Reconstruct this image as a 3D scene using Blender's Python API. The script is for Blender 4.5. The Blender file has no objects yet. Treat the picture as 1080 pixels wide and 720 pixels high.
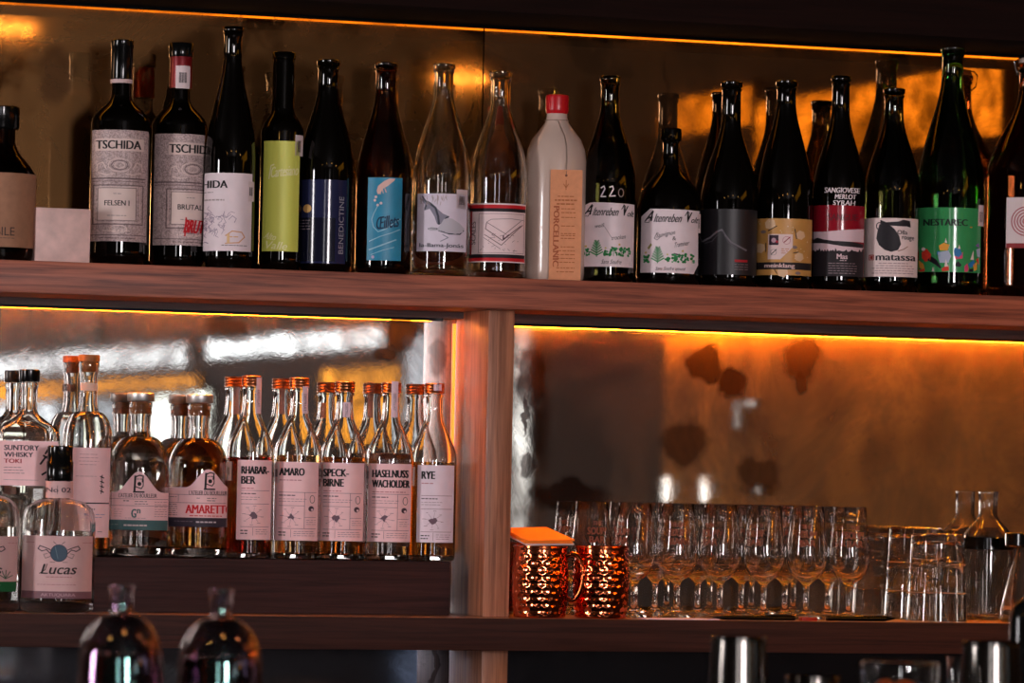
import bpy, bmesh, math, random
from mathutils import Vector, Matrix
from mathutils.geometry import tessellate_polygon
random.seed(7)
sc = bpy.context.scene
COL = sc.collection
PI = math.pi

# ------------------------------------------------------------ camera frame
F = 5000.0
YAW = math.radians(20); PIT = math.atan(150/F); ROLL = 0.0203
D = 6.45
CAM = Vector((-D*math.sin(YAW), -0.117-D*math.cos(YAW), 1.57))
fw = Vector((math.sin(YAW)*math.cos(PIT), math.cos(YAW)*math.cos(PIT), math.sin(PIT)))
r0 = Vector((math.cos(YAW), -math.sin(YAW), 0))
u0 = r0.cross(fw)
RR = r0*math.cos(ROLL)+u0*math.sin(ROLL)
UU = u0*math.cos(ROLL)-r0*math.sin(ROLL)
def ray(px, py): return fw*F+RR*(px-540)-UU*(py-360)
def at(px, py, Y):
    d = ray(px, py); return CAM+d*((Y-CAM.y)/d.y)
def on_x(px, py, X):
    d = ray(px, py); return CAM+d*((X-CAM.x)/d.x)
def atz(px, py, Z):
    d = ray(px, py); return CAM+d*((Z-CAM.z)/d.z)
def scale_at(p): return F/((p-CAM).dot(fw))

cd = bpy.data.cameras.new('camera'); cam = bpy.data.objects.new('camera', cd); COL.objects.link(cam)
cam.matrix_world = Matrix.Translation(CAM) @ Matrix((RR, UU, -fw)).transposed().to_4x4()
cd.sensor_width = 36; cd.lens = 36*F/1080
cd.clip_start = 0.05; cd.clip_end = 100
cd.dof.use_dof = True; cd.dof.focus_distance = 6.4; cd.dof.aperture_fstop = 8.5
sc.camera = cam

# ------------------------------------------------------------ materials
def lin(c):
    c = c/255.0
    return c/12.92 if c <= .04045 else ((c+.055)/1.055)**2.4
def rgb(*c): return tuple(lin(x) for x in c)
MATS = {}
def newmat(name):
    m = bpy.data.materials.new(name); m.use_nodes = True
    nt = m.node_tree; b = nt.nodes['Principled BSDF']
    return m, nt, b
def mat(name, col, rough=.5, metal=0, spec=.5, trans=0, ior=1.46, emit=None, es=0, coat=0, noise=0, nscale=30, bump=0, bscale=60, film=0):
    if name in MATS: return MATS[name]
    m, nt, b = newmat(name)
    b.inputs['Base Color'].default_value = (*col, 1); b.inputs['Roughness'].default_value = rough
    b.inputs['Metallic'].default_value = metal; b.inputs['Specular IOR Level'].default_value = spec
    b.inputs['Transmission Weight'].default_value = trans; b.inputs['IOR'].default_value = ior
    b.inputs['Coat Weight'].default_value = coat
    if film: b.inputs['Thin Film Thickness'].default_value = film; b.inputs['Thin Film IOR'].default_value = 1.7
    if emit: b.inputs['Emission Color'].default_value = (*emit, 1); b.inputs['Emission Strength'].default_value = es
    if noise or bump:
        tc = nt.nodes.new('ShaderNodeTexCoord')
        n = nt.nodes.new('ShaderNodeTexNoise'); n.inputs['Scale'].default_value = nscale; n.inputs['Detail'].default_value = 5
        nt.links.new(tc.outputs['Object'], n.inputs['Vector'])
        if noise:
            r = nt.nodes.new('ShaderNodeValToRGB')
            r.color_ramp.elements[0].position = .3; r.color_ramp.elements[1].position = .7
            r.color_ramp.elements[0].color = (*[max(0, x*(1-noise)) for x in col], 1)
            r.color_ramp.elements[1].color = (*[min(1, x*(1+noise*.5)) for x in col], 1)
            nt.links.new(n.outputs['Fac'], r.inputs['Fac']); nt.links.new(r.outputs['Color'], b.inputs['Base Color'])
        if bump:
            n2 = nt.nodes.new('ShaderNodeTexNoise'); n2.inputs['Scale'].default_value = bscale
            nt.links.new(tc.outputs['Object'], n2.inputs['Vector'])
            bp = nt.nodes.new('ShaderNodeBump'); bp.inputs['Strength'].default_value = bump; bp.inputs['Distance'].default_value = .001
            nt.links.new(n2.outputs['Fac'], bp.inputs['Height']); nt.links.new(bp.outputs['Normal'], b.inputs['Normal'])
    MATS[name] = m; return m
def wood(name, dark, light, along='X', rough=.5, scale=1.0, coat=0, spec=.3):
    if name in MATS: return MATS[name]
    m, nt, b = newmat(name)
    tc = nt.nodes.new('ShaderNodeTexCoord'); mp = nt.nodes.new('ShaderNodeMapping')
    s = {'X': (3, 60, 90), 'Z': (90, 60, 3)}[along]
    mp.inputs['Scale'].default_value = [x*scale for x in s]
    n = nt.nodes.new('ShaderNodeTexNoise'); n.inputs['Scale'].default_value = 1.6; n.inputs['Detail'].default_value = 7; n.inputs['Distortion'].default_value = .6
    n2 = nt.nodes.new('ShaderNodeTexNoise'); n2.inputs['Scale'].default_value = 9; n2.inputs['Detail'].default_value = 3
    mx = nt.nodes.new('ShaderNodeMath'); mx.operation = 'MULTIPLY_ADD'; mx.inputs[1].default_value = .35
    r = nt.nodes.new('ShaderNodeValToRGB')
    r.color_ramp.elements[0].position = .45; r.color_ramp.elements[0].color = (*dark, 1)
    r.color_ramp.elements[1].position = .85; r.color_ramp.elements[1].color = (*light, 1)
    nt.links.new(tc.outputs['Object'], mp.inputs['Vector']); nt.links.new(mp.outputs['Vector'], n.inputs['Vector'])
    nt.links.new(mp.outputs['Vector'], n2.inputs['Vector'])
    nt.links.new(n2.outputs['Fac'], mx.inputs[0]); nt.links.new(n.outputs['Fac'], mx.inputs[2])
    nt.links.new(mx.outputs[0], r.inputs['Fac']); nt.links.new(r.outputs['Color'], b.inputs['Base Color'])
    bp = nt.nodes.new('ShaderNodeBump'); bp.inputs['Strength'].default_value = .25; bp.inputs['Distance'].default_value = .001
    nt.links.new(n.outputs['Fac'], bp.inputs['Height']); nt.links.new(bp.outputs['Normal'], b.inputs['Normal'])
    b.inputs['Specular IOR Level'].default_value = spec
    b.inputs['Roughness'].default_value = rough; b.inputs['Coat Weight'].default_value = coat; b.inputs['Coat Roughness'].default_value = .15
    MATS[name] = m; return m
def ink(*c): return mat('ink_%d_%d_%d' % c, rgb(*c), rough=.55, spec=.3)
def paper(*c): return mat('paper_%d_%d_%d' % c, rgb(*c), rough=.5, spec=.35, noise=.06, nscale=60)
WHITE_P = (236, 218, 222)
PINK_P = (246, 200, 202)
M_DARK = mat('dark_bottle_glass', (.0015, .001, .0006), rough=.04, trans=.0, coat=0, spec=.5)
M_GREEN = mat('green_bottle_glass', (.02, .09, .02), rough=.02, trans=1)
M_OLIVE = mat('olive_bottle_glass', (.04, .04, .01), rough=.02, trans=1)
M_BROWN = mat('brown_bottle_glass', (.07, .025, .008), rough=.02, trans=1)
M_AMBERG = mat('amber_bottle_glass', (.16, .04, .01), rough=.02, trans=1)
M_CLEAR = mat('clear_glass', (.97, .97, .95), rough=.0, trans=1, ior=1.45)
M_THIN = mat('thin_wine_glass', (.98, .98, .97), rough=.0, trans=1, ior=1.45)
M_IRID = mat('iridescent_glass', (.6, .5, .5), rough=.02, trans=1, ior=1.5, film=520)
M_BLACKCAP = mat('black_cap_plastic', (.003, .003, .003), rough=.14, spec=.35)
M_STEEL = mat('brushed_steel', (.55, .53, .52), rough=.22, metal=1)
M_TIN = mat('dark_steel', (.12, .11, .10), rough=.16, metal=1)
M_STOP = mat('stopper_steel', (.75, .72, .70), rough=.42, metal=1)
M_COPPERCAP = mat('copper_screw_cap', rgb(190, 120, 80), rough=.3, metal=1)
M_CORK = mat('amber_cork', rgb(160, 95, 45), rough=.6, noise=.3, nscale=200)
def liquid(name, c): return mat('liquid_'+name, c, rough=0, trans=1, ior=1.34)

def mirror_mat(name, tint, rough, dirt_col, dirt, seedv, blotches=(), stipple=.5, haze=.25):
    """antiqued mirror: silvered glass whose silvering is foxed and stained"""
    m, nt, b = newmat(name); L = nt.links.new
    N = nt.nodes.new
    tc = N('ShaderNodeTexCoord'); mp = N('ShaderNodeMapping'); mp.inputs['Location'].default_value = (seedv, seedv*2, seedv*.5)
    L(tc.outputs['Object'], mp.inputs['Vector'])
    n1 = N('ShaderNodeTexNoise'); n1.inputs['Scale'].default_value = 5; n1.inputs['Detail'].default_value = 8; n1.inputs['Roughness'].default_value = .65
    n1.inputs['Distortion'].default_value = .8
    L(mp.outputs['Vector'], n1.inputs['Vector'])
    n2 = N('ShaderNodeTexNoise'); n2.inputs['Scale'].default_value = 60; n2.inputs['Detail'].default_value = 7; n2.inputs['Roughness'].default_value = .65
    L(mp.outputs['Vector'], n2.inputs['Vector'])
    r1 = N('ShaderNodeMapRange'); r1.inputs['From Min'].default_value = .42; r1.inputs['From Max'].default_value = .72
    L(n1.outputs['Fac'], r1.inputs['Value'])
    r2 = N('ShaderNodeMapRange'); r2.inputs['From Min'].default_value = .58; r2.inputs['From Max'].default_value = .72; r2.inputs['To Max'].default_value = stipple
    L(n2.outputs['Fac'], r2.inputs['Value'])
    mx = N('ShaderNodeMath'); mx.operation = 'MAXIMUM'; L(r1.outputs[0], mx.inputs[0]); L(r2.outputs[0], mx.inputs[1])
    mm = N('ShaderNodeMath'); mm.operation = 'MULTIPLY_ADD'; mm.inputs[1].default_value = dirt; mm.inputs[2].default_value = dirt*.35; mm.use_clamp = True
    L(mx.outputs[0], mm.inputs[0])
    # silver tarnish colour
    rc = N('ShaderNodeMixRGB'); rc.inputs[1].default_value = (*tint, 1); rc.inputs[2].default_value = (*[x*.3 for x in tint], 1)
    L(mx.outputs[0], rc.inputs[0])
    b.inputs['Metallic'].default_value = 1; b.inputs['Roughness'].default_value = rough
    rr = N('ShaderNodeMapRange'); rr.inputs['From Min'].default_value = .35; rr.inputs['From Max'].default_value = .7
    rr.inputs['To Min'].default_value = rough; rr.inputs['To Max'].default_value = rough*2.2
    L(n1.outputs['Fac'], rr.inputs['Value']); L(rr.outputs[0], b.inputs['Roughness'])
    last = rc.outputs[0]
    # black spots where the silvering is gone
    for (x, z, rx, rz, k) in blotches:
        nz = N('ShaderNodeTexNoise'); nz.inputs['Scale'].default_value = 26; nz.inputs['Detail'].default_value = 6
        L(tc.outputs['Object'], nz.inputs['Vector'])
        ad = N('ShaderNodeVectorMath'); ad.operation = 'MULTIPLY_ADD'
        ad.inputs[1].default_value = (.045, 0, .045); L(nz.outputs['Color'], ad.inputs[0]); L(tc.outputs['Object'], ad.inputs[2])
        sb = N('ShaderNodeVectorMath'); sb.operation = 'SUBTRACT'; sb.inputs[1].default_value = (x+.0225, 0, z+.0225); L(ad.outputs[0], sb.inputs[0])
        ml = N('ShaderNodeVectorMath'); ml.operation = 'MULTIPLY'; ml.inputs[1].default_value = (1/rx, 0, 1/rz); L(sb.outputs[0], ml.inputs[0])
        ln = N('ShaderNodeVectorMath'); ln.operation = 'LENGTH'; L(ml.outputs[0], ln.inputs[0])
        mr = N('ShaderNodeMapRange'); mr.inputs['From Min'].default_value = .8; mr.inputs['From Max'].default_value = 1.15
        mr.inputs['To Min'].default_value = 1; mr.inputs['To Max'].default_value = 0; L(ln.outputs['Value'], mr.inputs['Value'])
        m2 = N('ShaderNodeMath'); m2.operation = 'MULTIPLY'; m2.inputs[1].default_value = k; L(mr.outputs[0], m2.inputs[0])
        mc = N('ShaderNodeMixRGB'); mc.inputs[2].default_value = (.035, .02, .018, 1); L(m2.outputs[0], mc.inputs[0]); L(last, mc.inputs[1])
        last = mc.outputs[0]
    L(last, b.inputs['Base Color'])
    bp = N('ShaderNodeBump'); bp.inputs['Strength'].default_value = .015; bp.inputs['Distance'].default_value = .001
    L(n2.outputs['Fac'], bp.inputs['Height']); L(bp.outputs['Normal'], b.inputs['Normal'])
    df = N('ShaderNodeBsdfDiffuse'); df.inputs['Color'].default_value = (*dirt_col, 1)
    hz = N('ShaderNodeBsdfGlossy'); hz.inputs['Roughness'].default_value = .3; L(last, hz.inputs['Color'])
    mh = N('ShaderNodeMixShader'); hm = N('ShaderNodeMath'); hm.operation = 'MULTIPLY'; hm.inputs[1].default_value = haze; L(mx.outputs[0], hm.inputs[0]); L(hm.outputs[0], mh.inputs[0]); L(b.outputs[0], mh.inputs[1]); L(hz.outputs[0], mh.inputs[2])
    ms = N('ShaderNodeMixShader'); L(mm.outputs[0], ms.inputs[0]); L(mh.outputs[0], ms.inputs[1]); L(df.outputs[0], ms.inputs[2])
    L(ms.outputs[0], nt.nodes['Material Output'].inputs['Surface'])
    return m

# ------------------------------------------------------------ object helpers
def link(name, bm, mats, parent=None, smooth=True, ang=math.radians(40)):
    me = bpy.data.meshes.new(name); bmesh.ops.recalc_face_normals(bm, faces=bm.faces) if smooth != 'keep' else None
    bm.to_mesh(me); bm.free()
    for m in (mats if isinstance(mats, (list, tuple)) else [mats]): me.materials.append(m)
    if smooth:
        me.polygons.foreach_set('use_smooth', [True]*len(me.polygons))
        me.set_sharp_from_angle(angle=ang)
    o = bpy.data.objects.new(name, me); COL.objects.link(o)
    if parent: o.parent = parent
    return o
def tag(o, label=None, cat=None, group=None, kind=None):
    if label: o['label'] = label
    if cat: o['category'] = cat
    if group: o['group'] = group
    if kind: o['kind'] = kind
    return o
def empty(name, loc, label=None, cat=None, group=None):
    o = bpy.data.objects.new(name, None); o.empty_display_size = .02; COL.objects.link(o); o.location = loc
    return tag(o, label, cat, group)
def place(o, root):
    """parent o (built in world coordinates) to root without moving it"""
    o.parent = root
    w = Vector(root.location)
    p = root.parent
    while p: w += Vector(p.location); p = p.parent
    me = o.data
    me.transform(Matrix.Translation(-w))
    return o
def box(bm, x0, x1, y0, y1, z0, z1, bev=0, mi=0):
    r = bmesh.ops.create_cube(bm, size=1)
    vs = r['verts']
    for v in vs: v.co = Vector(((x0+x1)/2+v.co.x*(x1-x0), (y0+y1)/2+v.co.y*(y1-y0), (z0+z1)/2+v.co.z*(z1-z0)))
    fs = {f for v in vs for f in v.link_faces}
    for f in fs: f.material_index = mi
    if bev:
        es = list({e for v in vs for e in v.link_edges})
        bmesh.ops.bevel(bm, geom=es, offset=bev, segments=2, profile=.6, affect='EDGES')
def boxo(name, b, m, parent=None, bev=0):
    bm = bmesh.new(); box(bm, *b, bev=bev); return link(name, bm, m, parent, ang=math.radians(35))
def lathe(bm, prof, seg=40, c=(0, 0), closed=False, mi=0):
    rings = []
    for r, z in prof:
        if r < 1e-5: rings.append([bm.verts.new((c[0], c[1], z))])
        else: rings.append([bm.verts.new((c[0]+r*math.cos(2*PI*k/seg), c[1]+r*math.sin(2*PI*k/seg), z)) for k in range(seg)])
    prs = list(zip(rings, rings[1:]))
    if closed: prs.append((rings[-1], rings[0]))
    for a, b in prs:
        for k in range(seg):
            k2 = (k+1) % seg
            if len(a) == 1 and len(b) == 1: continue
            if len(a) == 1: f = bm.faces.new((a[0], b[k], b[k2]))
            elif len(b) == 1: f = bm.faces.new((a[k], b[0], a[k2]))
            else: f = bm.faces.new((a[k], b[k], b[k2], a[k2]))
            f.material_index = mi
def tube(bm, pts, r, seg=8, mi=0, caps=True):
    pts = [Vector(p) for p in pts]; rings = []
    for i, p in enumerate(pts):
        d = (pts[min(i+1, len(pts)-1)]-pts[max(i-1, 0)]).normalized()
        a = d.cross(Vector((0, 0, 1)))
        if a.length < .1: a = d.cross(Vector((0, 1, 0)))
        a.normalize(); b = d.cross(a)
        rings.append([bm.verts.new(p+(a*math.cos(2*PI*k/seg)+b*math.sin(2*PI*k/seg))*r) for k in range(seg)])
    for A, B in zip(rings, rings[1:]):
        for k in range(seg):
            f = bm.faces.new((A[k], A[(k+1) % seg], B[(k+1) % seg], B[k])); f.material_index = mi
    if caps:
        bm.faces.new(rings[0][::-1]).material_index = mi; bm.faces.new(rings[-1]).material_index = mi

# ------------------------------------------------------------ text
TXT = {}
def text_tris(s):
    if s in TXT: return TXT[s]
    cu = bpy.data.curves.new('t', 'FONT'); cu.body = s; cu.size = 1; cu.resolution_u = 3
    o = bpy.data.objects.new('t', cu); COL.objects.link(o)
    dg = bpy.context.evaluated_depsgraph_get(); me = o.evaluated_get(dg).to_mesh()
    vs = [(v.co.x, v.co.y) for v in me.vertices]; fs = [tuple(p.vertices) for p in me.polygons]
    o.evaluated_get(dg).to_mesh_clear(); bpy.data.objects.remove(o); bpy.data.curves.remove(cu)
    TXT[s] = (vs, fs); return TXT[s]

class Art:
    """flat artwork in photo-pixel units (x right, y down), later bent round the bottle"""
    def __init__(s): s.items = []; s.mats = []
    def mi(s, m):
        if m not in s.mats: s.mats.append(m)
        return s.mats.index(m)
    def poly(s, pts, m, layer=1):
        tris = tessellate_polygon([[Vector((x, y, 0)) for x, y in pts]])
        s.items.append((list(pts), [tuple(t) for t in tris], s.mi(m), layer)); return s
    def rect(s, x0, y0, x1, y1, m, layer=1): return s.poly([(x0, y0), (x1, y0), (x1, y1), (x0, y1)], m, layer)
    def disc(s, cx, cy, r, m, layer=1, n=18, ry=None):
        return s.poly([(cx+r*math.cos(2*PI*k/n), cy+(ry or r)*math.sin(2*PI*k/n)) for k in range(n)], m, layer)
    def line(s, pts, w, m, layer=2):
        for (x0, y0), (x1, y1) in zip(pts, pts[1:]):
            dx, dy = x1-x0, y1-y0; l = math.hypot(dx, dy) or 1; nx, ny = -dy/l*w/2, dx/l*w/2
            ex, ey = dx/l*w*.3, dy/l*w*.3
            s.items.append(([(x0+nx-ex, y0+ny-ey), (x1+nx+ex, y1+ny+ey), (x1-nx+ex, y1-ny+ey), (x0-nx-ex, y0-ny-ey)], [(0, 1, 2), (0, 2, 3)], s.mi(m), layer))
        return s
    def ring(s, cx, cy, r, w, m, layer=2, n=20, ry=None):
        return s.line([(cx+r*math.cos(2*PI*k/n), cy+(ry or r)*math.sin(2*PI*k/n)) for k in range(n+1)], w, m, layer)
    def frame(s, x0, y0, x1, y1, w, m, layer=2): return s.line([(x0, y0), (x1, y0), (x1, y1), (x0, y1), (x0, y0)], w, m, layer)
    def text(s, t, x0, y0, x1, y1, m, bold=0, shear=0, rot=0, layer=3):
        vs, fs = text_tris(t)
        xs = [v[0] for v in vs]; ys = [v[1] for v in vs]; a, b, c, d = min(xs), max(xs), min(ys), max(ys)
        cx, cy = (x0+x1)/2, (y0+y1)/2; cr, sr = math.cos(rot), math.sin(rot)
        W, H = (x1-x0), (y1-y0)
        def mp(ox):
            out = []
            for x, y in vs:
                X = ((x-a)/(b-a)-.5)*W+ox; Y = (.5-(y-c)/(d-c))*H
                X -= Y*shear
                out.append((cx+X*cr-Y*sr, cy+X*sr+Y*cr))
            return out
        for k, ox in enumerate([0] if not bold else [-bold/2, 0, bold/2]): s.items.append((mp(ox), fs, s.mi(m), layer+.1*k))
        return s
    def greek(s, x0, x1, y, m, w=.7, layer=2, seed=0):
        rnd = random.Random(int(x0*7+y*13+seed)); x = x0
        while x < x1-1:
            l = min(rnd.uniform(2, 5), x1-x); s.rect(x, y-w/2, x+l, y+w/2, m, layer); x += l+rnd.uniform(.6, 1.1)
        return s
    def build(s, name, fn, xs, parent, root, clip=None):
        bm = bmesh.new()
        for pts, fs, mi, layer in s.items:
            vv = [bm.verts.new((x, y, layer)) for x, y in pts]
            for f in fs:
                try: bm.faces.new([vv[i] for i in f]).material_index = mi
                except ValueError: pass
        for x in xs:
            g = list(bm.verts)+list(bm.edges)+list(bm.faces)
            bmesh.ops.bisect_plane(bm, geom=g, plane_co=(x, 0, 0), plane_no=(1, 0, 0), dist=1e-4)
        if clip:
            for x, sg in ((clip[0], -1), (clip[1], 1)):
                bmesh.ops.bisect_plane(bm, geom=list(bm.verts)+list(bm.edges)+list(bm.faces), plane_co=(x, 0, 0), plane_no=(sg, 0, 0), dist=1e-4, clear_outer=True)
        for v in bm.verts: v.co = fn(v.co.x, v.co.y, v.co.z)
        o = link(name, bm, s.mats, smooth='keep')
        place(o, root); o.parent = parent
        if parent is not root: o.location = -Vector(parent.location) if parent.location.length else (0, 0, 0)
        return o

# ------------------------------------------------------------ bottles
ST_M = bpy.data.materials
class Bottle:
    """cx, yc: pixel of the axis at mid height. top: pixel of the top. zb: what it stands on."""
    def __init__(s, name, cx, top, Y, zb, label, cat='bottle', group=None, ycen=None):
        s.cx = cx; yb = None
        p = at(cx, ycen if ycen else top+120, Y); s.P = Vector((p.x, Y, zb)); s.Y = Y
        s.s = scale_at(Vector((p.x, Y, p.z)))
        d = Vector((s.P.x-CAM.x, Y-CAM.y, 0)).normalized(); s.front = -d; s.right = Vector((d.y, -d.x, 0))
        s.yref = ycen if ycen else top+120; s.zref = p.z
        s.root = empty(name, s.P, label, cat, group); s.zb = zb
        s.ybase = s.yref+(s.zref-zb)*s.s
        s.top = top
    def z(s, y): return s.zref+(s.yref-y)/s.s
    def body(s, name, prof, m, seg=48, inner=None, seat=True):
        """prof: list of (radius px, y px) from top to bottom; the base is put on the support"""
        pr = [(r/s.s, s.z(y)) for r, y in prof]
        pr = [(r, max(z, s.zb+.0004)) for r, z in pr]
        bm = bmesh.new()
        rb = pr[-1][0]
        out = pr+[(rb*.93, s.zb+.0002), (rb*.6, s.zb+.0012 if inner is None else s.zb+.0012), (0, s.zb+.003)]
        if inner is None:
            lathe(bm, [(0, pr[0][1])]+out, seg, (s.P.x, s.P.y))
        else:
            t = inner
            inn = [(max(r-t, .004), z) for r, z in pr if z > s.zb+t*3.2]
            ri = inn[-1][0]
            zi = s.zb+t*3
            inn += [(ri*.98, zi+t*.6), (ri*.8, zi), (0, zi+t*1.5)]
            lathe(bm, inn[::-1]+out, seg, (s.P.x, s.P.y)) if False else lathe(bm, (inn[::-1])[0:]+out, seg, (s.P.x, s.P.y))
        s.inner = inner; s.pr = pr
        o = link(name, bm, m, ang=math.radians(50)); place(o, s.root); return o
    def liquid(s, ylev, m, gap=.0006):
        t = s.inner; zt = s.z(ylev); z0 = s.zb+t*3.4+.001
        def rad(z):
            for (r1, z1), (r2, z2) in zip(s.pr, s.pr[1:]):
                if z2 <= z <= z1 and z1 > z2: return r2+(r1-r2)*(z-z2)/(z1-z2)
            return s.pr[-1][0]
        zs = sorted([z for r, z in s.pr if z0 < z < zt-.001]+[zt, z0, z0+.003], reverse=True)
        zs = [z for z in zs if z <= zt]
        inn = [(rad(z)-t-gap, z) for z in zs]
        bm = bmesh.new()
        pr = [(0, zt)]+inn+[(inn[-1][0]*.9, s.zb+t*3.2+gap*2), (0, s.zb+t*4.6+gap)]
        lathe(bm, pr, 40, (s.P.x, s.P.y))
        o = link('liquid', bm, m, ang=math.radians(50)); place(o, s.root); return o
    def ring(s, name, prof, m, seg=32, closed_top=True):
        pr = [(r/s.s, s.z(y)) for r, y in prof]
        bm = bmesh.new()
        lathe(bm, ([(0, pr[0][1])] if closed_top else [])+pr+([(0, pr[-1][1])] if closed_top else []), seg, (s.P.x, s.P.y), closed=not closed_top)
        o = link(name, bm, m, ang=math.radians(40)); place(o, s.root); return o
    def fn(s, R, flat=False):
        Rm = R/s.s
        def f(x, y, l):
            a = (x-s.cx)/s.s; off = .00035+l*.00014
            if flat: p = s.right*a+s.front*(Rm+off)
            else:
                r = Rm+off; a = max(-.998*r, min(.998*r, a*(1 if abs(a) < Rm else Rm/abs(a))))
                p = s.right*a+s.front*math.sqrt(r*r-a*a)
            return Vector((s.P.x+p.x, s.P.y+p.y, s.z(y)))
        return f
    def cuts(s, R, x0, x1):
        n = 22; out = []
        for k in range(1, n):
            x = s.cx+R*math.sin(-PI/2+PI*k/n)
            if x0 < x < x1: out.append(x)
        return out
    def label(s, R, outline, m, art=None, name='label', lab=None, artname='lettering', flat=False, extra=None):
        if len(outline) == 4 and not isinstance(outline[0], tuple):
            x0, y0, x1, y1 = outline; outline = [(x0, y0), (x1, y0), (x1, y1), (x0, y1)]
        a = Art().poly(outline, m, 0)
        xs = [p[0] for p in outline]
        cuts = [] if flat else s.cuts(R, min(xs), max(xs))
        o = a.build(name, s.fn(R, flat), cuts, s.root, s.root)
        if lab: o['label'] = lab
        if art is not None and art.items: art.build(artname, s.fn(R, flat), cuts, o, s.root, clip=(min(xs)+.3, max(xs)-.3))
        return o

def ease(t, a): return (1-math.cos(PI*t**a))/2
def prof_burg(top, rn, y1, y2, rb, base, a=1.0, lip=1.12, n=14):
    p = [(rn*1.0, top), (rn*lip, top+1), (rn*lip, top+5), (rn*.98, top+6.5), (rn*lip*.97, top+8), (rn*.96, top+11), (rn, y1)]
    for k in range(1, n+1):
        t = k/n; p.append((rn+(rb-rn)*ease(t, a), y1+(y2-y1)*t))
    return p+[(rb, base-8), (rb, base-3), (rb*.97, base-1), (rb*.93, base)]
def prof_bord(top, rn, y1, rb, y2, base, lip=1.1, n=12):
    p = [(rn*1.0, top), (rn*lip, top+1), (rn*lip, top+7), (rn*.97, top+8), (rn, top+12), (rn*1.03, y1)]
    H = y2-y1
    for k in range(1, n+1):
        t = k/n; th = t*PI/2
        # concave fillet then round shoulder
        if t < .35: q = (t/.35)**2*.28; 
        else: q = .28+.72*math.sin((t-.35)/.65*PI/2)
        p.append((rn*1.03+(rb-rn*1.03)*q, y1+H*t))
    return p+[(rb, base-8), (rb, base-3), (rb*.97, base-1), (rb*.93, base)]

# ------------------------------------------------------------ shelf geometry
FY = -.19                      # front of the shelves
ZM = at(540, 293, FY).z; TM = 33/scale_at(at(540, 300, FY))
ZL = at(540, 652, FY).z; TL = 34/scale_at(at(540, 660, FY))
ZH = at(540, 29, -.012).z
XL, XR = -1.15, 1.24
W_SHELF = wood('shelf_walnut', rgb(96, 48, 36), rgb(176, 98, 72), 'X', .45)
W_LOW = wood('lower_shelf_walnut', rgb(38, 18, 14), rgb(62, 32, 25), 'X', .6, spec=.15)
W_BOARD_LIT = wood('lower_board_lightened', rgb(150, 100, 70), rgb(200, 146, 108), 'X', .3, coat=.3)  # lightened so the board top looks brightly lit by the LED
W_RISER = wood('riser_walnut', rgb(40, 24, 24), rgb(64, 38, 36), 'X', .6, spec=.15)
W_POST = wood('post_walnut', rgb(104, 62, 44), rgb(178, 118, 88), 'Z', .4, coat=.1)
W_RAIL = wood('rail_walnut', rgb(50, 36, 34), rgb(84, 60, 56), 'X', .5)
W_HEAD = wood('header_walnut', rgb(18, 7, 5), rgb(30, 13, 9), 'X', .9, spec=.12)

sh = empty('back_bar_shelf', (0, 0, 0), 'long walnut back bar shelf unit with an upright post and dark header beam', 'shelf')
boxo('shelf_board', (XL, XR, FY, -.001, ZM-TM, ZM), W_SHELF, sh, .0015)
boxo('shelf_board', (XL, XR, FY+.012, -.001, ZL-TL, ZL), W_BOARD_LIT, sh)
o = boxo('added_nosing', (XL, XR, FY, FY+.0119, ZL-TL, ZL-.0002), W_LOW, sh, .0012); o['label'] = 'dark front edge strip added so the board top could be lightened'  # front strip is an added part, covering the edge of the lightened board
boxo('header_beam', (XL, XR, FY-.02, -.001, ZH, ZH+.30), W_HEAD, sh, .002)
pA = at(515.5, 335, -.135).x; pB = at(543, 335, -.135).x
boxo('upright_post', (pA, pB, -.135, -.001, ZL+.0002, ZM-TM), W_POST, sh, .0012)
boxo('upright_post', (pA, pB, -.135, -.001, 1.0, ZL-TL), W_POST, sh, .0012)
zrl = at(300, 330, -.03).z; zrr = at(800, 349, -.03).z
boxo('rear_rail', (XL, pA, -.032, -.001, zrl, ZM-TM), W_RAIL, sh)
boxo('rear_rail', (pB, XR, -.032, -.001, zrr, ZM-TM), W_RAIL, sh)

# LED strips
M_LED = mat('amber_led', (1, .4, .05), emit=(1, .29, .012), es=210)
M_CORNER_GLOW = mat('amber_corner_glow', (1, .4, .05), emit=(1, .24, .01), es=1.3)
M_LED2 = mat('amber_led_dim', (1, .4, .05), emit=(1, .38, .02), es=4)
def led(x0, x1, z, y, label, m=None):
    e = empty('amber_strip', (x0, y, z), label, 'light', 'amber strip lights')
    bm = bmesh.new(); box(bm, x0, x1, y-.006, y+.006, z-.0008, z); place(link('channel', bm, M_STEEL), e)
    bm = bmesh.new(); box(bm, x0+.002, x1-.002, y-.004, y+.004, z-.0028, z-.0009); place(link('diffuser', bm, m or M_LED), e)
    bm = bmesh.new(); box(bm, x0, x1, y-.0075, y-.0062, z-.0042, z); place(link('channel_lip', bm, M_BLACKCAP), e)
M_LEDL = mat('amber_led_left', (1, .4, .05), emit=(1, .23, .01), es=85)
led(XL+.02, pA-.028, zrl, -.02, 'glowing amber LED strip above the spirit bottles on the left', M_LEDL)
led(pB+.004, XR-.02, zrr, -.02, 'glowing amber LED strip above the wine tasting glasses on the right')
led(XL+.02, XR-.02, ZH-.0004, -.018, 'glowing amber LED strip along the header beam above the wine bottles', M_LED2)

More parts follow.
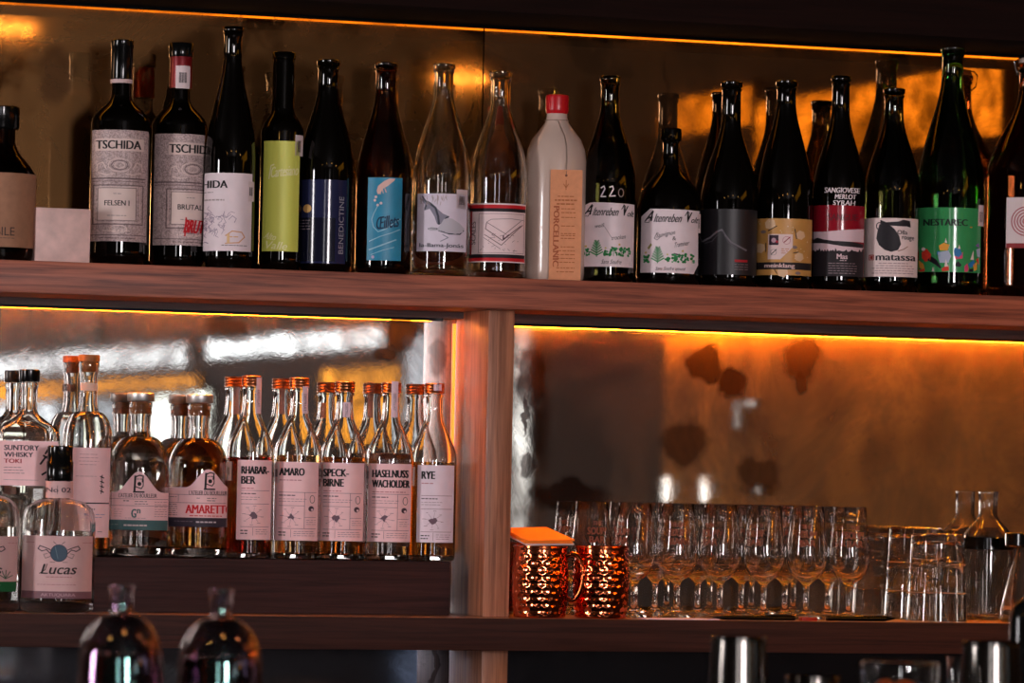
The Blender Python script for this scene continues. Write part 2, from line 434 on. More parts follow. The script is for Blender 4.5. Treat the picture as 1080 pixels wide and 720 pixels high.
# mirrors
xs_ = at(510, 60, 0).x
def bl(px, py, rx, ry, k=.9):
    p = at(px, py, 0); s_ = scale_at(p); return (p.x, p.z, rx/s_, ry/s_, k)
MU = mirror_mat('foxed_mirror_upper', (.46, .24, .09), .03, rgb(70, 34, 12), .22, 3.1,
                [bl(60, 80, 22, 30, .5), bl(600, 90, 26, 20, .4), bl(330, 110, 30, 14, .4)], stipple=1.0, haze=.45)
MU2 = mirror_mat('foxed_mirror_upper_right', (.66, .34, .15), .02, rgb(36, 14, 7), .10, 5.3, [bl(700, 100, 3, 40, .3), bl(980, 120, 12, 22, .5)])
MLL = mirror_mat('foxed_mirror_lower_left', (.86, .82, .78), .012, rgb(84, 74, 68), .30, 8.2,
                 [bl(423, 352, 14, 22, .9), bl(405, 372, 12, 9, .9), bl(462, 375, 9, 22, .6), bl(240, 348, 26, 16, .7), bl(360, 470, 50, 12, .1), bl(205, 372, 12, 7, .35)], haze=.12)
MLR = mirror_mat('foxed_mirror_lower_right', (.80, .72, .62), .015, rgb(64, 38, 26), .34, 12.7,
                 [bl(745, 384, 22, 21, .93), bl(771, 407, 18, 17, .95), bl(848, 378, 22, 26, .85), bl(843, 405, 8, 14, .8), bl(722, 466, 26, 26, .75),
                  bl(553, 435, 3, 22, .9), bl(560, 400, 18, 34, .85), bl(600, 524, 44, 18, .85), bl(556, 490, 9, 14, .8), bl(800, 500, 26, 20, .7)])
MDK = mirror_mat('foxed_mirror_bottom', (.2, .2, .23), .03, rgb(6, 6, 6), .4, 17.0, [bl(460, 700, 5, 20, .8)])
def mirror(x0, x1, z0, z1, m, label):
    o = boxo('wall_mirror', (x0, x1, 0, .006, z0, z1), m); return tag(o, label, 'mirror', 'antiqued wall mirrors')
mirror(XL, xs_-.001, ZM-.01, ZH+.02, MU, 'foxed brown antique mirror behind the wine bottles, left panel of the top shelf')
mirror(xs_+.001, XR, ZM-.01, ZH+.02, MU2, 'foxed brown antique mirror behind the wine bottles, right panel of the top shelf')
mirror(XL, (pA+pB)/2-.001, ZL-.01, ZM-.02, MLL, 'silvery antique mirror reflecting windows behind the spirit bottles')
mirror((pA+pB)/2+.001, XR, ZL-.01, ZM-.02, MLR, 'antique mirror with black foxing and amber glow behind the tasting glasses')
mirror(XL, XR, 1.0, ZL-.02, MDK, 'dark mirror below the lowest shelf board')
# glowing strip added beside the post in place of amber glow reflected there
xe = at(478, 450, -.004).x

cl = empty('amber_strip', (pA-.004, -.006, ZL+.08), 'thin vertical amber strip added for the glow in the corner of mirror and post', 'light')
bm = bmesh.new(); box(bm, pA-.003, pA-.0008, -.005, -.0006, ZL+.085, zrl-.006); place(link('diffuser', bm, M_CORNER_GLOW), cl)
# riser
YR = -.084
zr = at(300, 590, YR).z; xr1 = at(474.5, 615, YR).x
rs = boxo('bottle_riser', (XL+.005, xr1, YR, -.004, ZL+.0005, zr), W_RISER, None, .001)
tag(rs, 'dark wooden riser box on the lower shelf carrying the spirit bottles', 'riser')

EPS = .0004
# ------------------------------------------------------------ TOP SHELF
TY = -.117
BK = ink(34, 28, 30); GY = ink(120, 104, 106); LG = ink(176, 156, 156)
def barcode(b, R, x0, y0, x1, y1, x00, y00, x11, y11, nm='barcode_sticker'):
    a = Art(); x = x00
    rnd = random.Random(int(x0))
    while x < x11-.4:
        w = rnd.choice([.35, .5, .8]); a.rect(x, y00, min(x+w, x11), y11, BK, 1); x += w+rnd.choice([.35, .5])
    b.label(R, (x0, y0, x1, y1), paper(225, 205, 205), a, name=nm, artname='barcode')

# 1 kraft-label bottle at the left edge
b = Bottle('spirit_bottle', -1, 112, TY, ZM, 'dark bottle with a black stopper and brown kraft label at the far left')
b.body('bottle_body', [(14, 122), (15, 124), (15, 150), (17, 156), (22, 164), (31, 174), (37, 183), (38.5, 190), (38.5, 262), (37, 270)], M_BROWN)
b.ring('stopper', [(17, 112), (19, 113), (19, 134), (18, 136), (15.5, 137)], M_BLACKCAP)
a = Art(); a.text('NOBILE', -24, 241, 15.5, 250, ink(60, 44, 38)); a.greek(-20, 15.5, 252.5, ink(90, 68, 58))
b.label(38.5, (-38, 184, 37, 262), mat('kraft_paper', rgb(158, 112, 84), rough=.7, noise=.12, nscale=120), a)

# 2 block
p0 = at(37.5, 247, -.155); p1 = at(95.3, 247, -.155); zt_ = at(66, 219.5, -.155).z
o = boxo('display_block', (p0.x, p1.x, -.155, -.118, ZM+EPS, zt_), mat('pale_plaster_block', rgb(222, 184, 176), rough=.5, noise=.2, nscale=45, bump=.4, bscale=90), None, .001)
tag(o, 'small square pale pink block standing beside the kraft-label bottle', 'block')

# 3,4 Tschida
M_ETCH = None
def etched():
    if 'etched_paper' in MATS: return MATS['etched_paper']
    m, nt, bs = newmat('etched_paper'); L = nt.links.new; N = nt.nodes.new
    tc = N('ShaderNodeTexCoord'); w = N('ShaderNodeTexWave'); w.inputs['Scale'].default_value = 60; w.inputs['Distortion'].default_value = 12; w.inputs['Detail'].default_value = 3
    w.inputs['Detail Scale'].default_value = 6
    v = N('ShaderNodeTexNoise'); v.inputs['Scale'].default_value = 130; v.inputs['Detail'].default_value = 5
    L(tc.outputs['Object'], w.inputs['Vector']); L(tc.outputs['Object'], v.inputs['Vector'])
    mx = N('ShaderNodeMath'); mx.operation = 'MULTIPLY'; L(w.outputs['Fac'], mx.inputs[0]); L(v.outputs['Fac'], mx.inputs[1])
    r = N('ShaderNodeValToRGB'); r.color_ramp.elements[0].position = .05; r.color_ramp.elements[0].color = (*rgb(206, 180, 176), 1)
    r.color_ramp.elements[1].position = .5; r.color_ramp.elements[1].color = (*rgb(140, 118, 118), 1)
    L(mx.outputs[0], r.inputs['Fac']); L(r.outputs['Color'], bs.inputs['Base Color']); bs.inputs['Roughness'].default_value = .5
    MATS['etched_paper'] = m; return m
def tschida(cx, top, y0, y1, lx0, lx1, Y, sub, red, label, RB=31, dxa=0):
    b = Bottle('wine_bottle', cx, top, Y, ZM, label, group='wine bottles on the top shelf')
    b.body('bottle_body', prof_bord(top+2, 10, top+58, RB, top+88, top+232), M_DARK)
    dl = mat('etch_line', rgb(104, 84, 86), rough=.6)
    a = Art(); w = lx1-lx0; c0_ = cx; cx = cx+dxa; t0 = cx-25
    pale = paper(222, 198, 190)
    a.rect(t0-1, y0+9, t0+50, y0+22, pale, 1)
    a.text('TSCHIDA', t0, y0+11, t0+47, y0+20, BK, bold=.9)
    # ornament cartouche
    for k in (3.2, 5, 7): a.ring(cx, y0+37, k*1.7, .8, pale if k != 5 else dl, 2, ry=k)
    for sx in (-1, 1):
        a.line([(cx+sx*14, y0+41), (cx+sx*18, y0+34), (cx+sx*23, y0+36), (cx+sx*24, y0+43)], 1, pale)
        a.line([(cx+sx*6, y0+46), (cx+sx*14, y0+47), (cx+sx*22, y0+45)], .8, pale)
    a.line([(lx0+1, y0+51), (lx1-3, y0+51)], 1.4, dl); a.line([(lx0+1, y0+54), (lx1-3, y0+54)], .7, dl)
    a.frame(cx-27, y0+58, cx+25, y0+99, 1, dl); a.frame(cx-25, y0+60, cx+22, y0+97, .7, pale)
    a.rect(cx-22, y0+61, cx+18, y0+95, pale, 3); a.frame(cx-22, y0+61, cx+18, y0+95, .6, dl, 4)
    a.text(sub, cx-15, y0+74, cx+11, y0+79.5, BK, bold=.3, layer=4); a.greek(cx-6, cx+3, y0+67, GY, .6, 4); a.greek(cx-12, cx+8, y0+90, GY, .6, 4)
    a.greek(cx-16, cx+12, y0+106, pale, 1.1); a.ring(cx, y0+104, 9, .8, pale, ry=4)
    a.rect(lx0+.5, y1-7, lx1-.5, y1-6.2, dl, 2); a.greek(cx-20, cx+18, y1-3.4, dl, .9)
    if red:
        rd = ink(196, 20, 34); x = cx-9
        a.text('BRUT', x+2, y0+90, x+22, y0+104, rd, bold=1.2, shear=.2, layer=5)
        a.line([(x+3, y0+88), (x+2, y0+107)], 1.6, rd, 6)
    cx = c0_; b.label(RB, (lx0, y0, lx1, y1), etched(), a)
    return b
b = tschida(126.5, 42, 139, 256, 97, 156, -.108, 'FELSEN I', False, 'dark wine bottle with ornate grey etched label and all black neck capsule')
b.ring('capsule', [(10.6, 42), (12, 43), (12, 50), (11.4, 51), (11.6, 84)], M_BLACKCAP)
b.ring('capsule_band', [(11.9, 84), (11.9, 88)], paper(210, 180, 178), closed_top=True)
b = tschida(188.7, 46, 143, 260, 163, 216, -.092, 'BRUTAL', True, 'dark wine bottle with etched grey label, red scrawl and barcode sticker on its neck', 29.3, 15)
b.ring('capsule', [(10.8, 46), (12.2, 47), (12.2, 54), (11.6, 55), (12, 93)], mat('oxblood_foil', rgb(120, 16, 24), rough=.35, metal=.3))
b.ring('capsule_cap', [(12.4, 45.4), (12.9, 46), (12.9, 59), (12.5, 60)], M_BLACKCAP)
barcode(b, 12.4, 183.5, 70, 198.5, 94, 187, 77, 195, 88)

# 5 tall bottle
b = Bottle('wine_bottle', 243.5, 28, -.132, ZM, 'tallest slender dark wine bottle on the left with white floral sketch label', group='wine bottles on the top shelf')
b.body('bottle_body', prof_burg(28, 9.6, 62, 172, 26.8, 277, .82), M_DARK)
a = Art(); a.text('TSCHIDA', 194, 192, 241, 200, BK, bold=.9)
a.greek(216, 226, 204.5, GY); a.greek(217, 238, 212.5, LG, 1.6)
sk = ink(150, 130, 150); rnd = random.Random(4)
for k in range(34):
    x = 216+rnd.random()*22; y = 226+rnd.random()*32*(1-.4*(x-216)/22); pts = [(x, y)]
    for q in range(4): x += rnd.uniform(-4, 4); y += rnd.uniform(-4, 4); pts.append((max(216, min(262, x)), min(258, y)))
    a.line(pts, .45, sk)
a.line([(243, 233), (247, 229), (251, 232), (249, 236)], .6, sk)
a.line([(240, 250), (247, 245), (257, 246), (260, 251), (254, 257), (240, 258)], 1.2, ink(214, 160, 120)); a.line([(243, 249), (243, 257)], 3, ink(230, 190, 140)); a.greek(244, 254, 251, ink(220, 175, 130), 1.2)
a.greek(236, 264, 260, GY, .8)
b.label(26.8, (216.4, 184, 267, 266), paper(*WHITE_P), a)
barcode(b, 27.5, 263, 192, 269, 213, 264.2, 198, 268, 207)

# 6 yellow green label
b = Bottle('wine_bottle', 297, 55, TY, ZM, 'dark wine bottle with a tall plain lime green label', group='wine bottles on the top shelf')
b.body('bottle_body', prof_bord(55, 11.4, 114, 22.5, 140, 281), M_DARK)
yg = mat('lime_label', rgb(214, 216, 96), rough=.5); pale = ink(240, 236, 176)
a = Art(); a.text('Cartesiano', 286, 176, 315, 187, pale, bold=.5, shear=.25, rot=-.12); a.line([(284, 190), (286, 176), (289, 175)], 1.2, pale)
a.text('Alto', 281, 247, 293, 254, pale, bold=.4, shear=.3, rot=.2); a.text('Valle', 281, 256, 305, 264, pale, bold=.4, shear=.3, rot=.06)
b.label(22.5, (278, 150, 316, 266), yg, a, lab='lime green label')
barcode(b, 22.5, 311, 143, 319, 165, 313.5, 149, 317.5, 161)

# 7 dark blue label
b = Bottle('wine_bottle', 344, 63, TY, ZM, 'dark wine bottle with a navy blue label and small gold coin seal', group='wine bottles on the top shelf')
b.body('bottle_body', prof_burg(63, 11, 96, 182, 28.5, 283, .75), M_DARK)
a = Art(); nv = mat('navy_label_lower', rgb(20, 22, 40), rough=.13)
a.rect(316.5, 231, 355, 277, nv, 1); a.disc(325, 221.5, 4.4, ink(206, 160, 96), 2)
for k in range(4): a.greek(320, 328.5, 234+k*3, GY, 1)
a.text('BENEDICTINE', 331, 236, 391, 241, ink(150, 150, 160), rot=-PI/2, layer=4)
a.items[-1] = ([(x, y) for x, y in a.items[-1][0]], *a.items[-1][1:])
b.label(28.5, (316.5, 191, 366, 279), mat('navy_label', rgb(34, 38, 70), rough=.13), a, lab='navy blue label with gold seal')

# 8 teal label
b = Bottle('wine_bottle', 405, 66, TY, ZM, 'dark wine bottle with a narrow teal blue label showing a reaching hand', group='wine bottles on the top shelf')
b.body('bottle_body', prof_burg(66, 11, 100, 196, 29.5, 287, .8), M_BROWN)
tl = mat('teal_label', rgb(36, 140, 176), rough=.45, noise=.2, nscale=25)
a = Art(); hd = ink(226, 186, 176); wh = ink(150, 196, 214); dk = ink(20, 50, 80)
a.poly([(417, 190), (411, 190), (405, 193), (399, 198), (397.5, 203), (399, 207), (402, 205), (404, 201), (409, 198), (416, 192)], hd, 2)
for dx in (0, 2.6, 5.2): a.line([(401+dx, 202-dx*.3), (401.5+dx*1.2, 206.5-dx*.4)], 1, hd, 3)
for x, y in ((396, 213), (399, 218), (402.5, 216), (397, 209.5)): a.disc(x, y, 1.5, ink(226, 200, 200), 2, 8)
a.line([(399, 219), (395, 227), (393, 233), (395, 241), (400, 246), (408, 243), (416, 237), (423, 232)], .9, wh)
a.line([(391, 256), (402, 251), (414, 247), (423, 243)], 1, wh); a.line([(391, 265), (404, 260), (419, 254)], 1.4, wh); a.line([(393, 270), (406, 265), (417, 262)], .7, wh)
a.text('Œillets', 398, 229, 422, 242, dk, bold=.5, shear=.25, rot=-.16)
a.disc(395, 272.5, 1.6, ink(190, 170, 200), 2)
b.label(29.5, (388.5, 189, 424.5, 276), tl, a, lab='teal label')

# 9,10 clear bottles
b = Bottle('wine_bottle', 466, 67, TY, ZM, 'empty clear glass wine bottle with a pale whale drawing label', group='wine bottles on the top shelf')
b.body('bottle_body', prof_burg(67, 10.6, 98, 192, 31, 291, .8), M_CLEAR, inner=.0032)
a = Art(); dg = ink(70, 72, 84); mg = ink(140, 136, 152)
a.poly([(446, 208), (450, 213), (456, 216), (462, 222), (468, 227), (473, 229), (475, 233), (470, 236), (466, 238), (462, 238), (459, 230), (454, 222), (448, 224), (449, 218), (446, 213)], mg, 1)
a.poly([(466, 238), (470, 231), (478, 232), (486, 237), (491, 242), (489, 246), (482, 248), (472, 247), (464, 245), (455, 245), (452, 243), (456, 241), (463, 242)], ink(196, 190, 200), 2)
a.line([(452, 215), (460, 221), (463, 230), (464, 238)], 2.2, dg); a.line([(464, 245), (475, 248), (486, 248), (490, 244)], 1.3, dg); a.line([(446, 209), (451, 216), (449, 222)], 1.6, dg)
a.line([(453, 243), (462, 243)], 1.4, dg); a.line([(468, 249), (474, 252), (466, 256)], .9, mg); a.line([(470, 232), (474, 230)], 1.5, dg)
rnd = random.Random(9)
for k in range(30):
    x = 443+rnd.random()*32; y = 207+rnd.random()*8; a.line([(x, y), (x+rnd.uniform(-2, 3), y+rnd.uniform(2, 5))], .5, LG)
a.text('la-llama-Jonás', 444, 258, 490, 263.5, dg, bold=.4)
b.label(31, (441, 206, 493, 266.5), paper(226, 214, 228), a)
barcode(b, 31, 482, 201, 493.5, 221, 485, 208, 491, 217)

b = Bottle('wine_bottle', 526, 75, TY, ZM, 'empty clear glass wine bottle with a white label banded red and black', group='wine bottles on the top shelf')
b.body('bottle_body', prof_burg(75, 10.8, 110, 190, 30, 294, .75), M_CLEAR, inner=.0032)
a = Art(); rd = ink(200, 30, 40); bk = ink(36, 28, 34); sk = ink(130, 100, 104)
a.rect(495.5, 217.6, 555, 221.2, rd, 1); a.rect(495.5, 221.2, 555, 224.8, bk, 1); a.rect(495.5, 269.5, 555, 273.3, bk, 1); a.rect(495.5, 273.3, 555, 276.8, rd, 1)
a.rect(497.2, 224, 498.8, 270, rd, 2)
a.line([(514, 236), (519, 233), (540, 232), (553, 233)], .5, sk); a.line([(514, 236), (534, 248), (550, 234)], .6, sk); a.line([(514, 237), (513, 243), (531, 255), (550, 239)], .9, sk)
a.line([(512, 249), (530, 260), (552, 238)], .8, sk); a.line([(511, 252), (529, 264)], .5, sk); a.line([(532, 250), (532, 254), (538, 249)], 1.4, ink(90, 60, 66))
rnd = random.Random(3)
for k in range(26):
    x = 508+rnd.random()*40; y = 248+rnd.random()*18; a.line([(x, y), (x+rnd.uniform(-5, 5), y+rnd.uniform(-2, 2))], .4, sk)
a.frame(506, 227, 553.5, 268, .4, sk)
a.text('SCALES', 488.5, 245, 512.5, 249.5, sk, bold=.3, rot=-PI/2)
b.label(30, (495.5, 216, 555, 278), paper(240, 214, 214), a, lab='white label with red and black bands')

# 11 ceramic
b = Bottle('ceramic_bottle', 585.5, 100, TY, ZM, 'glossy cream ceramic bottle sealed with red wax', 'bottle')
b.body('bottle_body', [(9, 108), (10.5, 110), (11, 124), (13, 130), (19, 138), (26, 147), (30.5, 158), (32, 170), (32, 288), (31, 294)],
       mat('cream_glaze', rgb(206, 180, 166), rough=.18, coat=.3, noise=.05, nscale=8))
b.ring('wax_seal', [(9, 99.5), (11.8, 100.5), (12.4, 104), (12, 111), (12.4, 115), (11.6, 119), (10.8, 120)], mat('red_wax', rgb(190, 18, 30), rough=.3))
# tag
t = empty('hanging_tag', b.P+b.front*.045, 'tall tan cardboard tag lettered vertically, hanging on string round the ceramic bottle', 'tag')
tanm = mat('tan_card', rgb(222, 148, 104), rough=.7, noise=.08, nscale=150)
def tfn(off):
    def f(x, y, l):
        p = b.right*((x-585.5)/b.s)+b.front*(32/b.s+.0035+off+l*.00014)
        return Vector((b.P.x+p.x, b.P.y+p.y, b.z(y)))
    return f
bm = bmesh.new()
x0, x1, y0, y1 = 580, 613.5, 181, 297
f1 = tfn(.0009); f0 = tfn(0); q = [(x0, y0), (x1, y0), (x1, y1), (x0, y1)]
A_ = [bm.verts.new(f0(x, y, 0)) for x, y in q]; B_ = [bm.verts.new(f1(x, y, 0)) for x, y in q]
bm.faces.new(A_); bm.faces.new(B_[::-1])
for k in range(4): bm.faces.new((A_[k], A_[(k+1) % 4], B_[(k+1) % 4], B_[k]))
card = place(link('card', bm, tanm, smooth=True, ang=.5), t)
a = Art(); og = ink(176, 100, 56); dk = ink(120, 60, 40)
a.disc(596.5, 187, 1.3, dk, 1); a.line([(594, 196), (596.5, 200), (599, 196)], .8, og); a.line([(596.5, 192), (596.5, 202)], .8, og)
a.greek(588, 605, 209, og, 1.1); a.greek(585, 608, 213, og, 1.6); a.greek(587, 606, 217, og, 1.6)
a.text('PORCELLANIC', 555.5, 248, 618.5, 254, ink(170, 86, 50), bold=.7, rot=PI/2)
for k, yy in enumerate((222, 226, 231, 240, 248, 250, 253, 262, 266, 270, 274, 278, 284, 288)): a.greek(592 if k < 8 else 588, 607, yy, og, 1)
a.build('lettering', tfn(.001), [], card, t)
bm = bmesh.new()
def sp(x, y, o_): 
    p = b.right*((x-585.5)/b.s)+b.front*o_; return Vector((b.P.x+p.x, b.P.y+p.y, b.z(y)))
tube(bm, [sp(596.5, 187, 32/b.s+.0052), sp(597, 170, 33/b.s), sp(596.5, 156, 31/b.s), sp(594, 145, 25/b.s), sp(589, 133, 17/b.s), sp(587, 128, 13.5/b.s)], .0004, 6)
for k in range(24):
    pass
tube(bm, [Vector((b.P.x, b.P.y, b.z(127)))+Vector((math.cos(2*PI*k/20), math.sin(2*PI*k/20), 0))*(13/b.s) for k in range(21)], .0004, 6, caps=False)
place(link('string', bm, ink(110, 90, 80)), t)

# 12,13 Alter reben
gr = ink(30, 120, 60); gr2 = ink(60, 150, 90)
def plants(a, x0, x1, yb):
    rnd = random.Random(int(x0))
    def bush(x, w, h):
        for k in range(int(w*2.4)):
            a.disc(x+rnd.uniform(-w/2, w/2), yb-rnd.random()*h, rnd.uniform(.9, 1.5), rnd.choice([gr, gr2, gr]), 2, 7)
        a.line([(x, yb), (x, yb-h)], .6, gr)
    W = x1-x0
    bush(x0+W*.08, 6, 7); bush(x0+W*.92, 4, 9); bush(x0+W*.62, 9, 8); bush(x0+W*.78, 8, 9); bush(x0+W*.46, 4, 5)
    xc = x0+W*.28
    a.line([(xc, yb+1), (xc-.5, yb-16)], .9, gr)
    for k in range(6):
        yy = yb-1-k*2.4; ww = 6.5-k*.9
        a.line([(xc-ww, yy-3), (xc, yy+.5), (xc+ww, yy-3)], 1.3, gr if k % 2 else gr2)
    a.line([(x0+W*.58, yb-9), (x0+W*.7, yb-7.5)], 1.4, BK)
    a.disc(x0+W*.06, yb-10, 1.2, ink(210, 180, 110), 2, 8); a.disc(x0+W*.74, yb-12, 1.2, ink(210, 180, 110), 2, 8); a.disc(x0+W*.46, yb-8, 1, ink(210, 190, 110), 2, 8)
def script_title(a, x0, y0, w):
    a.text('A', x0, y0, x0+w*.14, y0+11, BK, bold=.5, shear=.45); a.line([(x0+w*.12, y0+7), (x0-1, y0+9), (x0-2.5, y0+12), (x0+2, y0+12.5), (x0+7, y0+1)], .6, BK)
    a.text('ltenreben', x0+w*.16, y0+3.5, x0+w*.68, y0+12, BK, bold=.3, shear=.35)
    a.text('V', x0+w*.76, y0+1, x0+w*.86, y0+11.5, BK, bold=.4, shear=.2); a.line([(x0+w*.74, y0+5), (x0+w*.79, y0), (x0+w*.82, y0+2), (x0+w*.80, y0+11)], .8, BK)
    a.text('olt', x0+w*.87, y0+6, x0+w*1.0, y0+12, BK, bold=.3, shear=.3)
b = Bottle('wine_bottle', 641.5, 80, -.122, ZM, 'dark wine bottle chalked 220 above a white script label with green plants', group='wine bottles on the top shelf')
b.body('bottle_body', prof_burg(80, 9.8, 112, 196, 28.5, 297, .85), M_OLIVE)
a = Art(); script_title(a, 619, 217, 50)
a.text('weiß', 628, 237.5, 638, 241.5, BK, shear=.3, rot=-.12); a.line([(638, 240), (646, 252)], .4, GY); a.text('trocken', 646, 249, 661, 253.5, BK, shear=.4, rot=-.15)
plants(a, 616, 668, 271); a.text('Sans Soufre', 636, 275, 657, 279.5, BK, shear=.3)
b.label(28.5, [(614, 222), (617, 218), (622, 215.5), (627, 215), (669.5, 216), (669.5, 282.5), (613.5, 282.5)], paper(*WHITE_P), a)
a = Art(); ch = ink(236, 220, 224)
a.line([(634, 200), (637, 198), (638, 201), (634, 209), (639, 209)], 1.3, ch); a.line([(643, 199), (646, 198), (647, 201), (643, 208.5), (649, 208)], 1.3, ch); a.ring(655, 204.5, 2.6, .9, ink(150, 130, 128), ry=4.2)
a.build('chalk_writing', b.fn(28.6), [], b.root, b.root)
b = Bottle('wine_bottle', 705.5, 135, TY, ZM, 'squat wide dark bottle with white script label and clipped corners', group='wine bottles on the top shelf')
b.body('bottle_body', [(8.5, 135), (11, 136), (11.5, 140), (11.5, 147), (9, 149), (8.2, 152), (8.6, 172), (10, 178), (15, 184), (22, 191), (29, 200), (33, 210), (34.5, 220), (34.5, 290), (34, 297), (32, 300)], M_DARK)
a = Art(); script_title(a, 682, 224, 54)
a.text('Sauvignon', 692, 246, 712, 252, BK, shear=.4, rot=-.2); a.line([(693, 247), (690, 253), (693, 255), (697, 251)], .5, BK)
a.text('&', 709, 251, 713, 255, BK); a.text('Traminer', 711, 256, 727, 261, BK, shear=.4, rot=-.2)
a.poly([(683, 263), (686.5, 258), (688, 260), (684.5, 265)], ink(150, 140, 90), 1)
plants(a, 678, 735, 278); a.text('Sans Soufre ajouté', 692, 283, 723, 287.5, BK, shear=.3)
b.label(34.5, [(676, 230), (685, 222), (737, 223), (736, 240), (736.5, 280), (732, 289.5), (676, 289)], paper(*WHITE_P), a)
barcode(b, 34.6, 735.6, 226, 738.4, 246, 736.2, 231, 738, 241)

# 14 black label with white mountain
b = Bottle('wine_bottle', 769.5, 86, TY, ZM, 'dark wine bottle with black label showing a faint white mountain ridge', group='wine bottles on the top shelf')
b.body('bottle_body', prof_burg(86, 10.4, 128, 214, 30.5, 300, .85), M_DARK)
a = Art(); mt = ink(110, 104, 110)
a.line([(742, 256), (750, 252), (757, 246), (762, 244), (766, 250), (772, 257), (782, 262), (788, 265)], 1.8, mt); a.line([(744, 258), (752, 256), (757, 250)], 1.2, ink(76, 72, 78)); a.line([(763, 246), (769, 257), (778, 263)], 1.4, ink(70, 66, 72))
a.rect(776, 275, 789.5, 277.6, ink(170, 30, 40), 1)
for k in range(3): a.greek(776, 790, 280+k*2.6, GY, .8)
b.label(30.5, (740, 222, 799, 291), mat('black_label', rgb(30, 27, 31), rough=.45, noise=.1, nscale=120), a, lab='matt black label')

# 15 ochre
b = Bottle('wine_bottle', 827.5, 85, TY, ZM, 'dark wine bottle with an ochre gold label scattered with pale shapes', group='wine bottles on the top shelf')
b.body('bottle_body', prof_burg(85, 10.4, 112, 218, 30, 302, .75), M_DARK)
oc = mat('ochre_label', rgb(204, 148, 78), rough=.45, noise=.1, nscale=60); ps = ink(226, 188, 150); bl_ = ink(50, 38, 38)
a = Art()
def hexa(x, y, r):
    a.poly([(x+r*math.cos(PI/3*k+.3), y+r*1.0*math.sin(PI/3*k+.3)) for k in range(6)], ps, 1)
for x, y, r in ((813, 238, 6), (845, 249, 5), (803, 263, 5.5), (844, 272, 5), (827, 288, 6)): hexa(x, y, r)
for p in (((811, 245), (820, 240)), ((839, 243), (841, 253)), ((809, 258), (809, 267)), ((838, 268), (843, 267)), ((818, 285), (821, 290))): a.line(p, 1, bl_)
for x, y in ((806, 246), (839, 262), (843, 289)): a.disc(x, y, 3, ink(130, 110, 110), 1, 10, ry=1.8)
rnd = random.Random(2)
for k in range(22): a.disc(799+rnd.random()*56, 234+rnd.random()*40, .5, ink(240, 220, 190), 1, 6)
a.rect(811, 248.5, 837, 275, ink(232, 204, 200), 2)
a.rect(812.3, 249.5, 822, 260, ink(60, 40, 52), 3); a.disc(817, 255, 2.6, ink(190, 150, 160), 4, 10); a.disc(820.5, 256.5, 1.4, ink(170, 30, 50), 4, 8)
a.ring(830.5, 255, 4, .5, ink(190, 110, 120), 3); a.line([(828, 257), (834, 251.5)], 1, ink(150, 40, 60), 4); a.line([(814.5, 270), (820, 264.5)], .8, BK, 4); a.ring(817, 267.5, 3, .4, GY, 3)
for k in range(3): a.greek(825, 834, 264+k*2.2, ink(200, 140, 110), .9, 3)
a.poly([(837.2, 262), (837.2, 275.2), (824, 275.2)], oc, 4)
a.rect(798, 278, 857, 285.5, ink(40, 32, 34), 3); a.text('meinklang', 808, 279.2, 839.5, 285, ink(236, 200, 196), bold=.5, layer=4)
b.label(30, (798, 232, 857, 291.5), oc, a, lab='ochre label')

# 16 sangiovese
b = Bottle('wine_bottle', 885, 80, TY, ZM, 'dark wine bottle with chalked grape names over a red white and black landscape label', group='wine bottles on the top shelf')
b.body('bottle_body', prof_burg(80, 9.6, 116, 206, 28, 303, .9), M_DARK)
a = Art(); wl = ink(226, 196, 202); blk = ink(40, 34, 38)
a.poly([(858.5, 245.5), (870, 246), (890, 244), (912, 242), (912, 256), (858.5, 256)], wl, 1)
a.poly([(858.5, 254), (863, 252), (870, 254), (880, 255.5), (898, 256), (911.5, 258), (911.5, 262), (890, 261), (870, 258), (858.5, 257.5)], blk, 2)
a.poly([(858.5, 257), (912, 261), (912, 267), (858.5, 267)], wl, 1)
pts = [(858.5, 292.5), (858.5, 264)]; rnd = random.Random(6); x = 860
while x < 911: pts.append((x, 262+rnd.random()*3+(2 if x < 880 else 4*math.sin((x-880)/10))*.5)); x += 1.6; pts.append((x, 265+rnd.random()*2)); x += 1.2
pts += [(911.8, 262), (911.8, 292.5)]
a.poly(pts, blk, 2); a.text('Mas', 884, 269, 895, 274.5, wl, bold=.5, layer=4); a.greek(887, 894, 276, wl, .6, 4)
for k in range(5): a.greek(875, 905, 279+k*2.6, ink(150, 130, 136), .7, 4)
a.text('SANGUE', 874, 227, 905, 234, ink(100, 24, 36), bold=.5, layer=2)
b.label(28, (858.5, 218, 912, 292.5), mat('crimson_label', rgb(150, 24, 40), rough=.16), a, lab='crimson, white and black label')
a = Art(); a.text('SANGIOVESE', 870, 199.5, 906.5, 205, ch, bold=.4, shear=.1); a.text('MERLOT', 881, 206.5, 903, 211.5, ch, bold=.4, shear=.1); a.text('SYRAH', 879, 213, 902, 218, ch, bold=.4, shear=.1)
a.build('chalk_writing', b.fn(28.4), b.cuts(28, 866, 908), b.root, b.root)

